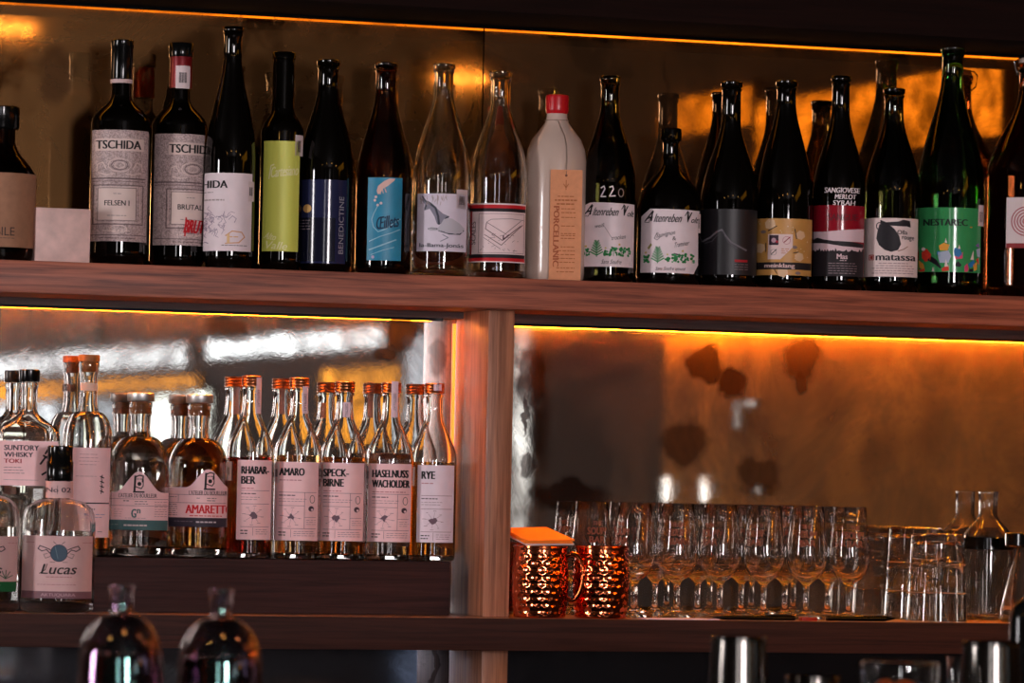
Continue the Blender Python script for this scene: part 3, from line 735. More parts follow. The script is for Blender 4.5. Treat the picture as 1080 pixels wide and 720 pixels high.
# 17 matassa
b = Bottle('wine_bottle', 941, 93, -.126, ZM, 'olive wine bottle with white label showing a black cooking pot', group='wine bottles on the top shelf')
b.body('bottle_body', prof_burg(93, 10.4, 122, 205, 29, 304, .85), M_OLIVE)
a = Art(); pk = ink(34, 30, 36)
pot = [(928, 238), (926, 246), (925, 253), (928, 260), (934, 265), (941, 267), (948, 265), (951, 259), (949, 250), (944, 243), (939, 239)]
a.poly(pot, pk, 1); a.poly([(929, 233.5), (935, 236), (948, 235), (953, 233), (960, 234), (961, 241), (957, 240), (950, 240), (938, 239.5), (929, 238)], pk, 2)
a.ring(928, 240, 3, 1, pk, ry=3.6); a.line([(948, 266), (954, 264), (958, 261)], .8, ink(150, 100, 80))
a.text('Olla', 947, 244, 957.5, 248.5, pk, bold=.2); a.text('rouge', 952, 250.5, 964.5, 255.5, pk, bold=.2, rot=.05)
a.rect(917.5, 270, 923, 275.8, ink(176, 66, 60), 1); a.frame(918.6, 271.2, 922, 274.8, .5, ink(236, 200, 196), 2)
a.text('matassa', 925, 270, 966.5, 276, pk, bold=.7)
for k, (u, v) in enumerate(((928, 960), (925, 964), (921, 965), (924, 964), (921, 966))): a.greek(u, v, 279+k*2.6, ink(150, 116, 120), .7)
b.label(29, (913, 231.5, 968.5, 293), paper(236, 212, 208), a, lab='white label with black pot')

# 18 nestarec
b = Bottle('wine_bottle', 1003, 50, -.112, ZM, 'big green champagne-shaped bottle with a green label of small colourful figures', group='wine bottles on the top shelf')
b.body('bottle_body', prof_burg(50, 11.5, 84, 212, 36.5, 306, .8), M_GREEN)
a = Art(); a.text('NESTAREC', 975.5, 233, 1021.5, 240, ink(24, 40, 34), bold=.9); a.greek(1024, 1027, 241, ink(210, 130, 40), 1)
CC = dict(r=ink(216, 60, 44), k=ink(30, 26, 36), o=ink(232, 160, 60), b=ink(40, 120, 180), l=ink(170, 180, 200), p=ink(206, 70, 110), w=ink(232, 214, 206), v=ink(120, 90, 150))
P_ = lambda c, *pts: a.poly(list(pts), CC[c], 2)
P_('r', (974, 268), (979, 264), (984, 270), (983, 276), (978, 278), (974.5, 274)); a.disc(975.8, 264.5, 2, CC['w'], 3, 10)
P_('k', (980, 276), (984, 272), (990, 276), (995, 284), (993.5, 285), (987, 280)); P_('o', (971, 276), (976, 280), (978, 287), (972, 284))
P_('r', (972, 286), (977, 285), (977.5, 288), (972, 288)); P_('o', (992, 261), (997, 258), (1003, 260), (1001, 266), (993, 266))
P_('l', (991, 268), (1002, 266), (1005, 272), (1002, 279), (993, 279), (991.5, 274)); P_('b', (990, 267), (993, 267), (993, 273), (990, 270)); P_('w', (998, 258), (999, 253), (1000.5, 258))
P_('w', (998, 283), (999.5, 275), (1002, 283)); P_('r', (995, 285), (1002, 281), (1003, 287), (996, 288)); P_('w', (985, 288), (986, 283.5), (987.5, 288))
P_('b', (1008, 263), (1014, 264), (1016.5, 270), (1013, 273), (1008, 271)); P_('p', (1008, 272), (1014, 272), (1017, 267), (1017, 274), (1010, 275)); P_('w', (1012, 264), (1013, 259.5), (1014.6, 264))
P_('k', (1010, 279), (1012.5, 277), (1016, 281), (1014.5, 283), (1009.8, 282.5)); P_('w', (1025, 275), (1028, 265), (1028.6, 275)); P_('p', (1019, 282), (1022, 279), (1023.5, 285), (1022, 288), (1019, 288))
P_('b', (1023, 279), (1029, 275), (1030, 280), (1025, 284)); P_('o', (1028, 280), (1032, 277), (1032, 285), (1029, 287)); P_('k', (1024, 285), (1028, 284), (1028, 288), (1024, 288))
P_('v', (1030, 260), (1033.5, 257), (1034.5, 262)); P_('l', (1031, 264), (1035, 262), (1035, 272), (1032, 271)); P_('r', (1031, 275), (1033.5, 272), (1034, 280))
b.label(36.5, (967.5, 221, 1035.5, 288.5), mat('green_label', rgb(60, 150, 88), rough=.15, noise=.06, nscale=40), a, lab='green label with little figures', artname='artwork')
barcode(b, 36.7, 1032.6, 217, 1038, 239, 1034, 224, 1037.2, 235)

# 19 swing-top at the right edge
b = Bottle('swing_top_bottle', 1086, 60, -.118, ZM, 'big amber swing-top bottle with a white label and red spiral at the right end', 'bottle')
b.body('bottle_body', prof_burg(66, 13, 96, 186, 45.5, 309, 1.0), M_AMBERG)
b.ring('stopper', [(9, 61), (12, 62), (13, 64), (14, 67)], mat('ceramic_stopper', rgb(200, 180, 170), rough=.2))
bm = bmesh.new()
def sw(x, y, o_): p = b.right*((x-1086)/b.s)+b.front*o_; return Vector((b.P.x+p.x, b.P.y+p.y, b.z(y)))
for o_ in (.014, -.014):
    tube(bm, [sw(1086, 60, o_*.4), sw(1074, 62, o_), sw(1068, 66, o_), sw(1071, 78, o_), sw(1086, 84, o_*1.5), sw(1101, 78, o_), sw(1104, 66, o_), sw(1098, 62, o_), sw(1086, 60, o_*.4)], .0011, 6)
place(link('wire_bail', bm, M_STEEL), b.root)
b.ring('neck_band', [(14.2, 92), (14.6, 93), (14.8, 99), (14.6, 100)], paper(200, 170, 165), closed_top=False) if False else None
a = Art(); rr_ = ink(176, 90, 96)
for k in range(5): a.ring(1083, 236, 3+k*3, 1.2, rr_, 2, 24)
a.rect(1062.5, 259, 1112, 264, ink(150, 50, 54), 1)
b.label(46, (1062.5, 211, 1112, 264), paper(226, 206, 206), a, lab='white label with red spiral')

# ------------------------------------------------------------ RISER ROW
def screwcap(b, r, y0, y1, m=M_COPPERCAP):
    pr = [(r*.9, y0), (r, y0+.8)]
    y = y0+2
    while y < y1-1: pr += [(r, y), (r*.95, y+.8), (r, y+1.8)]; y += 3
    pr += [(r, y1)]
    b.ring('screw_cap', pr, m, 28)
def small_bottle(cx, top, lines, lx0, lx1, ly0, ly1, liq, liqy, sub, seal, label, c0=None):
    b = Bottle('liqueur_bottle', cx, top, -.0405, zr+EPS, label, group='slim clear liqueur bottles with pink text labels')
    base = b.ybase
    pr = [(8.3, top+2), (8.6, top+3), (8.6, top+11), (10, top+12.5), (10, top+14), (8.6, top+16), (9.2, top+30), (10.2, top+39), (11.3, top+43), (13.6, top+48), (17.4, top+56.5), (21.2, top+65), (23.4, top+70.5), (24.6, top+76)]
    pr += [(25, top+82), (25, base-6), (24.4, base-2), (23, base)]
    b.body('bottle_body', pr, M_CLEAR, inner=.0022, seg=44)
    b.liquid(liqy, liq)
    screwcap(b, 10.6, top, top+11)
    a = Art(); n = len(lines); x = lx0+4.5; bw = lx1-x-2
    tx0 = x
    for k, (t_, wd) in enumerate(lines): a.text(t_, tx0, ly0+6.5+k*10.5, tx0+wd, ly0+14.5+k*10.5, BK, bold=1.0)
    yy = ly0+6.5+n*10.5+1
    a.greek(tx0, tx0+wd*.9, yy+1.2, ink(190, 120, 130), 1)
    ym = ly0+32
    R_ = lx1-2; lc = ink(150, 112, 122)
    a.line([(tx0, ym), (R_, ym)], .5, lc); a.greek(tx0, tx0+17, ym+3.2, ink(80, 60, 70), 1)
    a.greek(tx0, R_-10, ym+7, lc, .5); a.greek(tx0, R_-12, ym+9.5, lc, .5)
    a.line([(tx0, ym+14), (R_-(12 if sub else 0), ym+14)], .5, lc)
    if sub:
        a.line([(R_-12, ym), (R_-12, ym+38)], .5, lc); a.line([(R_-12, ym+26), (R_, ym+26)], .4, lc)
        a.ring(R_-4, ym+7, 2.4, .5, BK, ry=4); a.disc(R_-5, ym+17, 3, ink(80, 62, 72), 2, 9); a.disc(R_-4, ym+18, 1.3, ink(236, 200, 204), 3, 8)
        for k in range(3): a.greek(R_-10, R_, ym+29+k*2.2, lc, .4)
    fx, fy = tx0+13, ym+26; rnd = random.Random(int(cx))
    for k in range(8):
        an = k*PI/4+.15; a.line([(fx, fy), (fx+9*math.cos(an), fy+8.5*math.sin(an))], .28, lc)
        a.greek(fx+10*math.cos(an)-1.8, fx+10*math.cos(an)+1.8, fy+10*math.sin(an), lc, .5)
    a.poly([(fx+(rnd.uniform(1.2, 5.5))*math.cos(k*PI/5), fy+rnd.uniform(1.2, 5.5)*math.sin(k*PI/5)) for k in range(10)], ink(110, 84, 96), 3)
    a.line([(tx0, ym+38), (R_, ym+38)], .5, lc); a.greek(tx0, tx0+9, ym+42, BK, 1.1); a.greek(tx0, tx0+7.5, ym+45, BK, 1.1)
    a.line([(tx0+13, ym+39), (tx0+13, ym+47)], .4, lc)
    for k in range(3): a.greek(tx0+16, R_-1, ym+41+k*2.2, lc, .5)
    b.label(25, (lx0, ly0, lx1, ly1), paper(*c0) if c0 else paper(*PINK_P), a)
    # small barcode label on the left flank
    barcode(b, 25, cx-24.6, ly0+2, cx-19, ly0+22, cx-24, ly0+8, cx-21, ly0+16, 'back_label')
    if seal:
        x0, x1, y0, y1 = seal
        a = Art(); m_ = ink(90, 60, 76); a.text('DESTILLAT', (x0+x1)/2-9, (y0+y1)/2-1.3+3, (x0+x1)/2+9, (y0+y1)/2+1.3+3, m_, rot=PI/2, layer=2)
        b.label(10.9, (x0, y0, x1, y1), paper(232, 200, 208), a, name='paper_seal')
    return b
L_RED = liquid('red', (.45, .03, .015)); L_AMB = liquid('amber', (.85, .38, .08)); L_PALE = liquid('pale_amber', (.93, .70, .40)); L_CLR = liquid('clear', (.97, .97, .97)); L_GOLD = liquid('gold', (.9, .5, .12)); L_BRN = liquid('brown', (.7, .22, .05))
small_bottle(263, 396, [('RHABAR-', 28.5), ('BER', 14.5)], 250, 286, 485, 568.5, L_RED, 482, False, (268, 273.5, 398, 436), 'liqueur bottle of deep red spirit labelled RHABARBER')
small_bottle(313.5, 398, [('AMARO', 26)], 290, 335.5, 487, 569.5, L_PALE, 480, True, (317, 322.8, 407, 436), 'liqueur bottle labelled AMARO with a long paper seal')
small_bottle(361.5, 402, [('SPECK-', 26), ('BIRNE', 21)], 336.5, 383.5, 488, 570, L_AMB, 482, True, (359.5, 367.5, 424, 440), 'liqueur bottle of amber spirit labelled SPECK-BIRNE')
small_bottle(410.5, 403, [('HASELNUSS', 37.5), ('WACHOLDER', 39)], 388, 433.5, 489, 571, L_CLR, 478, True, (410.5, 417.8, 402, 440), 'liqueur bottle of clear spirit labelled HASELNUSS WACHOLDER')
small_bottle(456, 404, [('RYE', 13.5)], 440, 478.5, 490.5, 571.5, L_GOLD, 487, False, (455, 463.5, 405, 412), 'liqueur bottle of golden spirit labelled RYE, next to the wooden post', (236, 216, 226))

def round_bottle(cx, top, artf, outline, liq, liqy, label, body_m=M_CLEAR):
    b = Bottle('spirit_bottle', cx, top, -.0432, zr+EPS, label, group='round clear spirit bottles with steel stoppers')
    base = b.ybase; t = top
    pr = [(10.5, t+9), (12, t+10), (12.6, t+13), (12, t+16), (11.6, t+18), (12.2, t+21), (11, t+25), (10.6, t+40), (11.5, t+46)]
    for k in range(1, 11):
        th = PI/2*k/10; pr.append((11.5+(31.5-11.5)*math.sin(th), t+46+34*(1-math.cos(th))))
    pr += [(32, t+90), (32, base-9), (30.8, base-4), (27, base)]
    b.body('bottle_body', pr, body_m, inner=.004); b.liquid(liqy, liq)
    b.ring('steel_stopper', [(13.6, t), (14.4, t+.8), (14.4, t+8), (13.6, t+9)], M_STOP)
    b.ring('cork', [(9, t+9.2), (9, t+22)], M_CORK)
    a = Art(); artf(a); b.label(32, outline, paper(*PINK_P), a)
    return b
def bell(xl, xr, xc, yt, ysh, yb, w=38):
    pts = [(xl, yb)]; n = 16
    for k in range(n+1):
        x = xl+(xr-xl)*k/n; d = abs(x-xc)/(w*.62); v = (1+math.cos(PI*min(1, d)))/2
        pts.append((x, ysh-(ysh-yt)*v))
    return pts+[(xr, yb)]
def logo(a, cx, y):
    a.line([(cx-5, y+17.5), (cx+6, y+17.5)], 1.6, BK); a.line([(cx-3.4, y+1), (cx-4, y+16)], 2.2, BK); a.line([(cx-3.4, y+2), (cx+1, y), (cx+5, y+1), (cx+4, y+7)], 1.3, BK)
    a.disc(cx+1, y+9, 2.2, BK, 2, 8); a.line([(cx-3, y+12), (cx+3, y+14), (cx+5, y+11), (cx+5, y+4)], 1, BK); a.greek(cx-2, cx+4, y+4, GY, 1)
def art_gr(a):
    g = ink(70, 104, 106)
    a.rect(114.5, 548, 177.5, 558.5, g, 1); a.greek(131, 156, 553.5, ink(206, 196, 196), 1.7); a.greek(118, 126, 553, ink(120, 140, 140), 1)
    logo(a, 145.5, 501); a.text("L'ATELIER DU BOUILLEUR", 125, 520, 165, 524.5, ink(90, 66, 70), bold=.2)
    for y in (526, 533): a.line([(115, y), (177, y)], .5, ink(150, 110, 114))
    a.greek(130, 136, 528, BK, .9); a.greek(142, 156, 528.5, GY); a.greek(142, 156, 531, GY)
    for k in range(4): a.greek(120, 130, 537+k*2.4, ink(190, 150, 152), .5)
    for k in range(7): a.greek(163, 176, 529+k*2.5, ink(170, 130, 134), .6)
    a.text('GR', 139.5, 537, 143.5, 545, g, bold=.8); a.items.pop(); a.items.pop(); a.items.pop()
    a.text('G', 139, 536.5, 143.6, 545.5, g, bold=.9); a.text('n', 144.8, 536.5, 148, 541, g, bold=.6)
    a.greek(132, 154, 546, ink(180, 130, 134), .5)
round_bottle(146, 414, art_gr, bell(114.5, 177.5, 146, 497, 519, 558.5, 40), L_CLR, 455, 'round bottle of clear gin with pink bell-shaped label banded grey green')
def art_am(a):
    g = ink(56, 48, 60)
    a.rect(176.5, 545.5, 239.5, 555, g, 1); a.greek(207, 228, 550, ink(200, 186, 190), 1.5); a.greek(184, 204, 549.5, ink(110, 96, 106), 1)
    logo(a, 220, 498); a.text("L'ATELIER DU BOUILLEUR", 199, 517, 239, 521.5, ink(90, 66, 70), bold=.2)
    for y in (521.5, 530): a.line([(177, y), (238, y)], .5, ink(150, 110, 114))
    a.line([(188, 521.5), (188, 529)], .4, GY); a.greek(218, 228, 525, GY, .8); a.greek(218, 228, 527.5, GY, .8); a.greek(207, 211, 525, GY, .6); a.greek(179, 186, 524, GY)
    for k in range(6): a.greek(177, 187, 532+k*2.2, ink(140, 100, 106), .7)
    rd = ink(214, 40, 48)
    a.text('AMARETTO', 196, 532, 245, 541, rd, bold=.9); a.greek(200, 235, 543.5, rd, .9)
round_bottle(208, 416, art_am, bell(176.5, 239.5, 219, 494.5, 514, 555, 38), L_GOLD, 462, 'round bottle of amber liqueur with bell-shaped label reading AMARETTO')

# tall bottle with two-part label
b = Bottle('whisky_bottle', 91.5, 374, -.0415, zr+EPS, 'tall clear round-shouldered bottle with amber cork and split pink and white label', 'bottle')
base = b.ybase
pr = [(9.6, 381), (10.8, 382), (11, 386), (10.3, 388), (10.8, 392), (9.6, 396), (9.4, 402), (9.8, 425), (11.5, 434)]
for k in range(1, 11):
    th = PI/2*k/10; pr.append((11.5+(26.2-11.5)*math.sin(th), 434+30*(1-math.cos(th))))
pr += [(27, 480), (27, base-6), (25.5, base-2), (23, base)]
b.body('bottle_body', pr, M_CLEAR, inner=.0028); b.liquid(540, L_BRN)
b.ring('cork_cap', [(10.6, 374), (11.3, 375), (11.3, 381)], M_CORK)
b.ring('cork', [(7.5, 381.2), (7.5, 392)], M_CORK)
a = Art(); rd = ink(200, 40, 40)
a.rect(66, 529.5, 118, 530.8, BK, 1); a.rect(76, 529.3, 91, 530.9, rd, 2)
for k, (u, v) in enumerate(((84, 104), (84, 103), (83, 104), (84, 102))): a.greek(u, v, 479+k*3.6, ink(190, 140, 144), .6)
a.greek(80, 102, 502, ink(190, 150, 150), .6)
for yy in (502, 507, 512, 517): a.line([(106, yy), (109.5, yy+1.5)], 1.2, BK); a.line([(108, yy-1.5), (107, yy+3)], .9, BK)
a.greek(84, 101, 536.5, BK, 1); a.greek(96, 112, 542, ink(160, 150, 180), .8); a.greek(100, 110, 545, ink(160, 150, 180), .8); a.greek(104, 110, 560, GY, .7)
b.label(27, (65.5, 472, 116, 566), paper(*PINK_P), a, lab='pink paper label split by a black and red line')
a = Art(); b.label(11, (83, 404, 100, 412), paper(220, 180, 160), a, name='neck_sticker')

# Suntory square bottle
yb_ = -.041
b = Bottle('whisky_bottle', 28.5, 390, yb_, zr+EPS, 'rectangular clear whisky bottle with black cap labelled SUNTORY WHISKY TOKI', 'bottle')
def rrect(hw, hd, r, n=5):
    pts = []
    for cx_, cy_, a0 in ((hw-r, hd-r, 0), (-hw+r, hd-r, PI/2), (-hw+r, -hd+r, PI), (hw-r, -hd+r, 1.5*PI)):
        for k in range(n+1): an = a0+PI/2*k/n; pts.append((cx_+r*math.cos(an), cy_+r*math.sin(an)))
    return pts
def rbody(b, prof, m, inner=None, name='bottle_body', seatz=None):
    """prof: (half width px, half depth px, corner px, y px)"""
    bm = bmesh.new(); rings = []
    def ringv(hw, hd, r, z):
        r = min(r, hw*.98, hd*.98)
        return [bm.verts.new(Vector((b.P.x, b.P.y, z))+b.right*(x/b.s)-b.front*(-y/b.s)*-1) for x, y in rrect(hw, hd, r)]
    P = [(w, d, r, max(b.z(y), b.zb+.0005)) for w, d, r, y in prof]
    R_ = [ringv(*p) for p in P]
    last = ringv(P[-1][0]*.9, P[-1][1]*.9, P[-1][2], b.zb+.0004)
    R_.append(last); n = len(last)
    if inner:
        t = inner*b.s
        I_ = [ringv(w-t, d-t, max(r-t, 1), z) for w, d, r, z in P if z > b.zb+inner*2.5]
        lo = ringv(P[-2][0]-t*1.6, P[-2][1]-t*1.6, max(P[-2][2]-t, 1), b.zb+inner*2.2); I_.append(lo)
        R_ = I_[::-1]+R_
    for A, B in zip(R_, R_[1:]):
        for k in range(n): bm.faces.new((A[k], A[(k+1) % n], B[(k+1) % n], B[k]))
    bm.faces.new(R_[0]); bm.faces.new(R_[-1])
    o = link(name, bm, m, ang=math.radians(35)); place(o, b.root); return o
base = b.ybase
rbody(b, [(9, 9, 9, 403), (9.8, 9.8, 9.8, 405), (9.8, 9.8, 9.8, 408), (9, 9, 9, 410), (9, 9, 9, 432), (11, 11, 10, 437), (20, 16, 12, 444), (30, 24, 10, 451), (33, 27, 8, 458), (33.5, 27.5, 8, 464), (33.5, 27.5, 8, 514), (31, 25, 8, 560), (30, 24, 8, base-4), (28, 22, 8, base)], M_CLEAR, inner=.004)
b.ring('screw_cap', [(10, 389.5), (11, 390.5), (11, 401), (10.6, 402.5)], M_BLACKCAP)
a = Art(); tx = ink(60, 50, 60)
a.text('SUNTORY', 4, 469.5, 40, 475, tx, bold=.5); a.text('WHISKY', 4, 477, 34, 482, tx, bold=.5); a.text('TOKI', 4, 484, 22, 488.5, ink(170, 50, 60), bold=.5)
for k in range(3): a.greek(4, 22+k*2, 493+k*3, GY, .6)
a.greek(4, 40, 506, LG, .6)
for p in (((42, 489), (47, 482), (54, 479), (58, 470)), ((45, 480), (52, 484), (58, 482)), ((44, 500), (49, 497), (50, 492)), ((48, 505), (54, 506)), ((50, 473), (47, 478))): a.line(p, 2, BK)
b.label(27.5, (-2, 465, 60, 512), paper(*PINK_P), a, flat=True)

# ------------------------------------------------------------ FRONT OF LOWER SHELF, LEFT
def lucas(cx, top, ytxt, green, label):
    b = Bottle('gin_bottle', cx, top, -.136, ZL+EPS, label, group='stout clear gin bottles with black caps')
    base = b.ybase; t = top
    pr = [(12, t+30), (12.6, t+31), (12.6, t+34), (11.6, t+36), (11.4, t+55)]
    for k in range(1, 9):
        th = PI/2*k/8; pr.append((11.4+(38-11.4)*math.sin(th)**.9, t+56+20*(1-math.cos(th))))
    pr += [(39, t+82), (39, base-7), (38, base-3), (34, base)]
    b.body('bottle_body', pr, M_CLEAR, inner=.0045); b.liquid(t+89, L_CLR)
    b.ring('cap', [(12.4, t), (13.4, t+1), (13.4, t+16), (14.2, t+17), (14.2, t+36), (13.8, t+37)], M_BLACKCAP)
    a = Art(); cxx = cx+1; k_ = ink(52, 46, 60)
    if green:
        a.rect(cx-38, 612, cx+38, 622.5, ink(20, 90, 50), 1)
        for q in range(5): a.line([(cx+24, 609), (cx+24+8*math.cos(2.6-q*.55), 609-9*math.sin(2.6-q*.55))], .9, ink(60, 90, 70))
    else:
        a.rect(cx-38, 622.5, cx+38, 630, ink(120, 84, 92), 1)
        a.text('AKTUQUARA', cx-17, 624.5, cx+19, 628.3, ink(180, 140, 148), bold=.3, layer=2)
    a.disc(cxx, 582.5, 8.8, ink(60, 80, 96), 2, 20); a.ring(cxx, 582.5, 8.8, .8, k_); a.line([(cxx-4, 576), (cxx-1, 588)], 1, ink(90, 110, 120), 3)
    for sx in (-1, 1):
        a.line([(cxx+sx*9, 579), (cxx+sx*14, 577), (cxx+sx*20, 575), (cxx+sx*22, 578), (cxx+sx*18, 580.5), (cxx+sx*13, 579), (cxx+sx*9, 583)], 1, k_)
        a.line([(cxx+sx*9, 586), (cxx+sx*14, 588), (cxx+sx*16, 584), (cxx+sx*12, 583)], .7, GY); a.line([(cxx+sx*3, 573), (cxx+sx*6, 570.5), (cxx+sx*4, 572)], .7, GY); a.line([(cxx+sx*4, 592), (cxx+sx*9, 592)], .7, GY)
        a.greek(cxx+sx*30-5, cxx+sx*30+5, 571.5, ink(170, 110, 116), .6)
    a.text('Lucas', cxx-17, 594, cxx+19, 604.5, BK, bold=.5, shear=.3); a.line([(cxx-20, 604), (cxx-14, 600), (cxx-12, 594)], .8, BK)
    a.greek(cxx-13, cxx+14, 607.5, ink(160, 110, 118), .8); a.greek(cxx-22, cxx+18, 615.5, ink(160, 110, 118), .6)
    b.label(39, (cx-37.5, 564.5, cx+36, 630 if not green else 622), paper(206, 166, 164), a)
    a = Art(); a.text('No 02', cx-14, top+44, cx+12, top+49, k_, bold=.3)
    a.rect(cx-2.4, top+42, cx-1.8, top+51, GY)
    b.label(14.5, (cx-14.4, top+37.5, cx+14.4, top+55), paper(206, 166, 164), a, name='neck_label')
    return b
lucas(61, 470, 0, False, 'stout clear gin bottle with black cap and pink label, standing before the riser')
lucas(-18, 466, 0, True, 'stout bottle cut by the left edge of the picture, its pink label banded green')

# ------------------------------------------------------------ RIGHT COMPARTMENT
# copper mugs
def copper():
    m, nt, bs = newmat('hammered_copper'); L = nt.links.new; N = nt.nodes.new
    bs.inputs['Base Color'].default_value = (*rgb(222, 118, 78), 1); bs.inputs['Metallic'].default_value = 1; bs.inputs['Roughness'].default_value = .12
    return m
M_COP = copper(); M_COPS = mat('smooth_copper', rgb(205, 100, 56), rough=.15, metal=1)
def mug(cx, label, hdir, MY=-.145):
    b = Bottle('copper_mug', cx, 576, MY, ZL+EPS, label, 'mug', 'hammered copper mugs', ycen=612)
    t = .0012; base = b.ybase
    pr = [(27, 576), (28.1, 576.5), (27.7, 580), (28.7, 590), (30, 605), (30, 622), (28.8, 638), (27.5, base-1), (25, base)]
    P = [(r/b.s, max(b.z(y), b.zb)) for r, y in pr]
    inn = [(r-t, z) for r, z in P[:-2]]+[(P[-2][0]*.9, b.zb+.003)]
    def rad(z):
        for (r1, z1), (r2, z2) in zip(P, P[1:]):
            if z2 <= z <= z1 and z1 > z2: return r2+(r1-r2)*(z-z2)/(z1-z2)
        return P[-1][0]
    NZ = 84; za, zc = P[2][1], P[-2][1]; dense = [(rad(za+(zc-za)*k/NZ), za+(zc-za)*k/NZ) for k in range(1, NZ)]
    bm = bmesh.new(); seg = 208
    lathe(bm, [(0, b.zb+.003)]+inn[::-1]+P[:3]+dense+P[-2:]+[(0, b.zb)], seg, (b.P.x, b.P.y))
    NA = 22; rowh = (zc-za)/10
    for v in bm.verts:
        x, y = v.co.x-b.P.x, v.co.y-b.P.y; r = math.hypot(x, y)
        if r < rad(v.co.z)-t*.5 or not (zc+.003 < v.co.z < za-.003): continue
        q = (v.co.z-za)/rowh; row = round(q); an = math.atan2(y, x)/(2*PI)*NA+(.5 if row % 2 else 0)
        d = math.hypot((an-round(an)), (q-row)*1.0)*2
        k = 1-.0009*max(0, 1-d*d)/r; v.co.x = b.P.x+x*k; v.co.y = b.P.y+y*k
    place(link('mug_body', bm, M_COP, ang=1.2), b.root)
    bm = bmesh.new(); lathe(bm, [(27.2/b.s, b.z(575.4)), (28.9/b.s, b.z(575.4)), (29.1/b.s, b.z(577.4)), (27.4/b.s, b.z(577.4))], 48, (b.P.x, b.P.y), closed=True); place(link('rim', bm, M_COPS), b.root)
    bm = bmesh.new(); d = (b.right*math.cos(hdir)+b.front*math.sin(hdir))
    pts = []
    for x, y in ((29, 586), (36, 583), (43, 587), (47, 598), (47.5, 612), (44, 624), (37, 632), (30, 630)):
        q = Vector((b.P.x, b.P.y, b.z(y)))+d*(x/b.s); pts.append(q)
    sm = []
    for i in range(len(pts)-1):
        for k in range(4):
            u = k/4; p0_ = pts[max(i-1, 0)]; p1_ = pts[i]; p2_ = pts[i+1]; p3_ = pts[min(i+2, len(pts)-1)]
            sm.append(.5*((2*p1_)+(p2_-p0_)*u+(2*p0_-5*p1_+4*p2_-p3_)*u*u+(3*p1_-p0_-3*p2_+p3_)*u**3))
    sm.append(pts[-1]); tube(bm, sm, .0032, 10); place(link('handle', bm, M_COPS), b.root)
    return b
mA = mug(569.5, 'left hammered copper mug beside the post, under the orange napkins', .35)
mB = mug(634, 'right hammered copper mug in front of the tasting glasses', 1.0+PI)
# napkins resting across the mug
zt_ = at(570, 575.2, -.145).z
nap = empty('napkin_stack', (mA.P.x, -.12, zt_), 'pile of orange and white paper napkins lying on the left copper mug', 'napkin')
for k, (m_, dz, rot, l0) in enumerate(((paper(214, 190, 190), 0, .03, None), (mat('orange_napkin', rgb(240, 130, 30), rough=.7), .0026, -.05, 'orange paper napkins'), (mat('orange_napkin', rgb(240, 130, 30), rough=.7), .0052, .06, 'orange paper napkins'))):
    bm = bmesh.new(); box(bm, -.036, .036, -.04, .04, 0, .0024, .0006)
    bmesh.ops.transform(bm, matrix=Matrix.Translation((.004, .0, dz+.0085)) @ Matrix.Rotation(.2, 4, 'X') @ Matrix.Rotation(rot+.1, 4, 'Z'), verts=bm.verts)
    o = link('napkin', bm, m_, nap)
    if l0: o['label'] = l0

# tasting glasses
TXTG = ['SOUP', 'BAR']
def glass_proto(cx, Y, label, group):
    b = Bottle('tasting_glass', cx, 531, Y, ZL+EPS, label, 'glass', group, ycen=590)
    H = (b.ybase-531)
    def yy(v): return 531+H*v
    outer = [(16.75, 0), (17.0, .006), (18.6, .15), (20.5, .30), (21.9, .43), (21.5, .50), (18.6, .58), (13.5, .635), (7, .67), (3.6, .70), (2.9, .76), (2.9, .88), (3.8, .93), (8, .955), (17, .978), (20.5, .988), (20.5, .997)]
    inner = [(0, .655), (6, .645), (12.5, .617), (17.8, .568), (20.9, .50), (21.4, .43), (20.0, .30), (18.15, .15), (16.5, .006)]
    P = [(r/b.s, b.z(yy(v))) for r, v in outer]; I = [(r/b.s, b.z(yy(v))) for r, v in inner]
    bm = bmesh.new(); lathe(bm, I+P+[(0, b.zb+.0006)], 36, (b.P.x, b.P.y)); place(link('glass_body', bm, M_THIN, ang=2.2), b.root)
    a = Art(); fr = mat('frosted_print', rgb(126, 66, 44), rough=.7)
    a.text('THE', cx-5, 551, cx+5, 555.5, fr, bold=.4); a.text('SOUP?', cx-10, 557.5, cx+10, 565, fr, bold=.5); a.text('BAR', cx-8, 567, cx+9, 574, fr, bold=.5)
    o = a.build('frosted_print', b.fn(21.9), b.cuts(21, cx-12, cx+12), b.root, b.root)
    return b
gp = glass_proto(714, -.098, 'x', 'wine tasting glasses on the lower shelf')
protos = list(gp.root.children)
ordw = ['leftmost', 'second from the left', 'third from the left', 'fourth from the left', 'fifth from the left', 'sixth from the left', 'rightmost']
def copy_glass(cx, Y, label, rz):
    p = at(cx, 590, Y)
    r = gp.root.copy(); COL.objects.link(r); r.location = (p.x, Y, ZL+EPS); r.rotation_euler = (0, 0, rz); r['label'] = label
    for ch in protos:
        c = ch.copy(); COL.objects.link(c); c.parent = r
for k, cx in enumerate((623.5, 669, 714, 759.5, 806, 851, 896)):
    lb = 'clear tasting glass, %s in the front row of glasses' % ordw[k]
    if k == 0: lb = 'clear tasting glass, leftmost in the front row, partly behind the right copper mug'
    if cx == 714: gp.root['label'] = lb; continue
    copy_glass(cx, -.098 if k else -.037, lb, random.Random(k).uniform(-.9, .5))
for k, cx in enumerate((691.5, 736.5, 782.5, 828.5, 873.5)):
    copy_glass(cx, -.038, 'clear tasting glass, %s in the back row against the mirror' % (ordw[k] if k < 4 else 'rightmost'), random.Random(k+20).uniform(-1.2, 1.2))

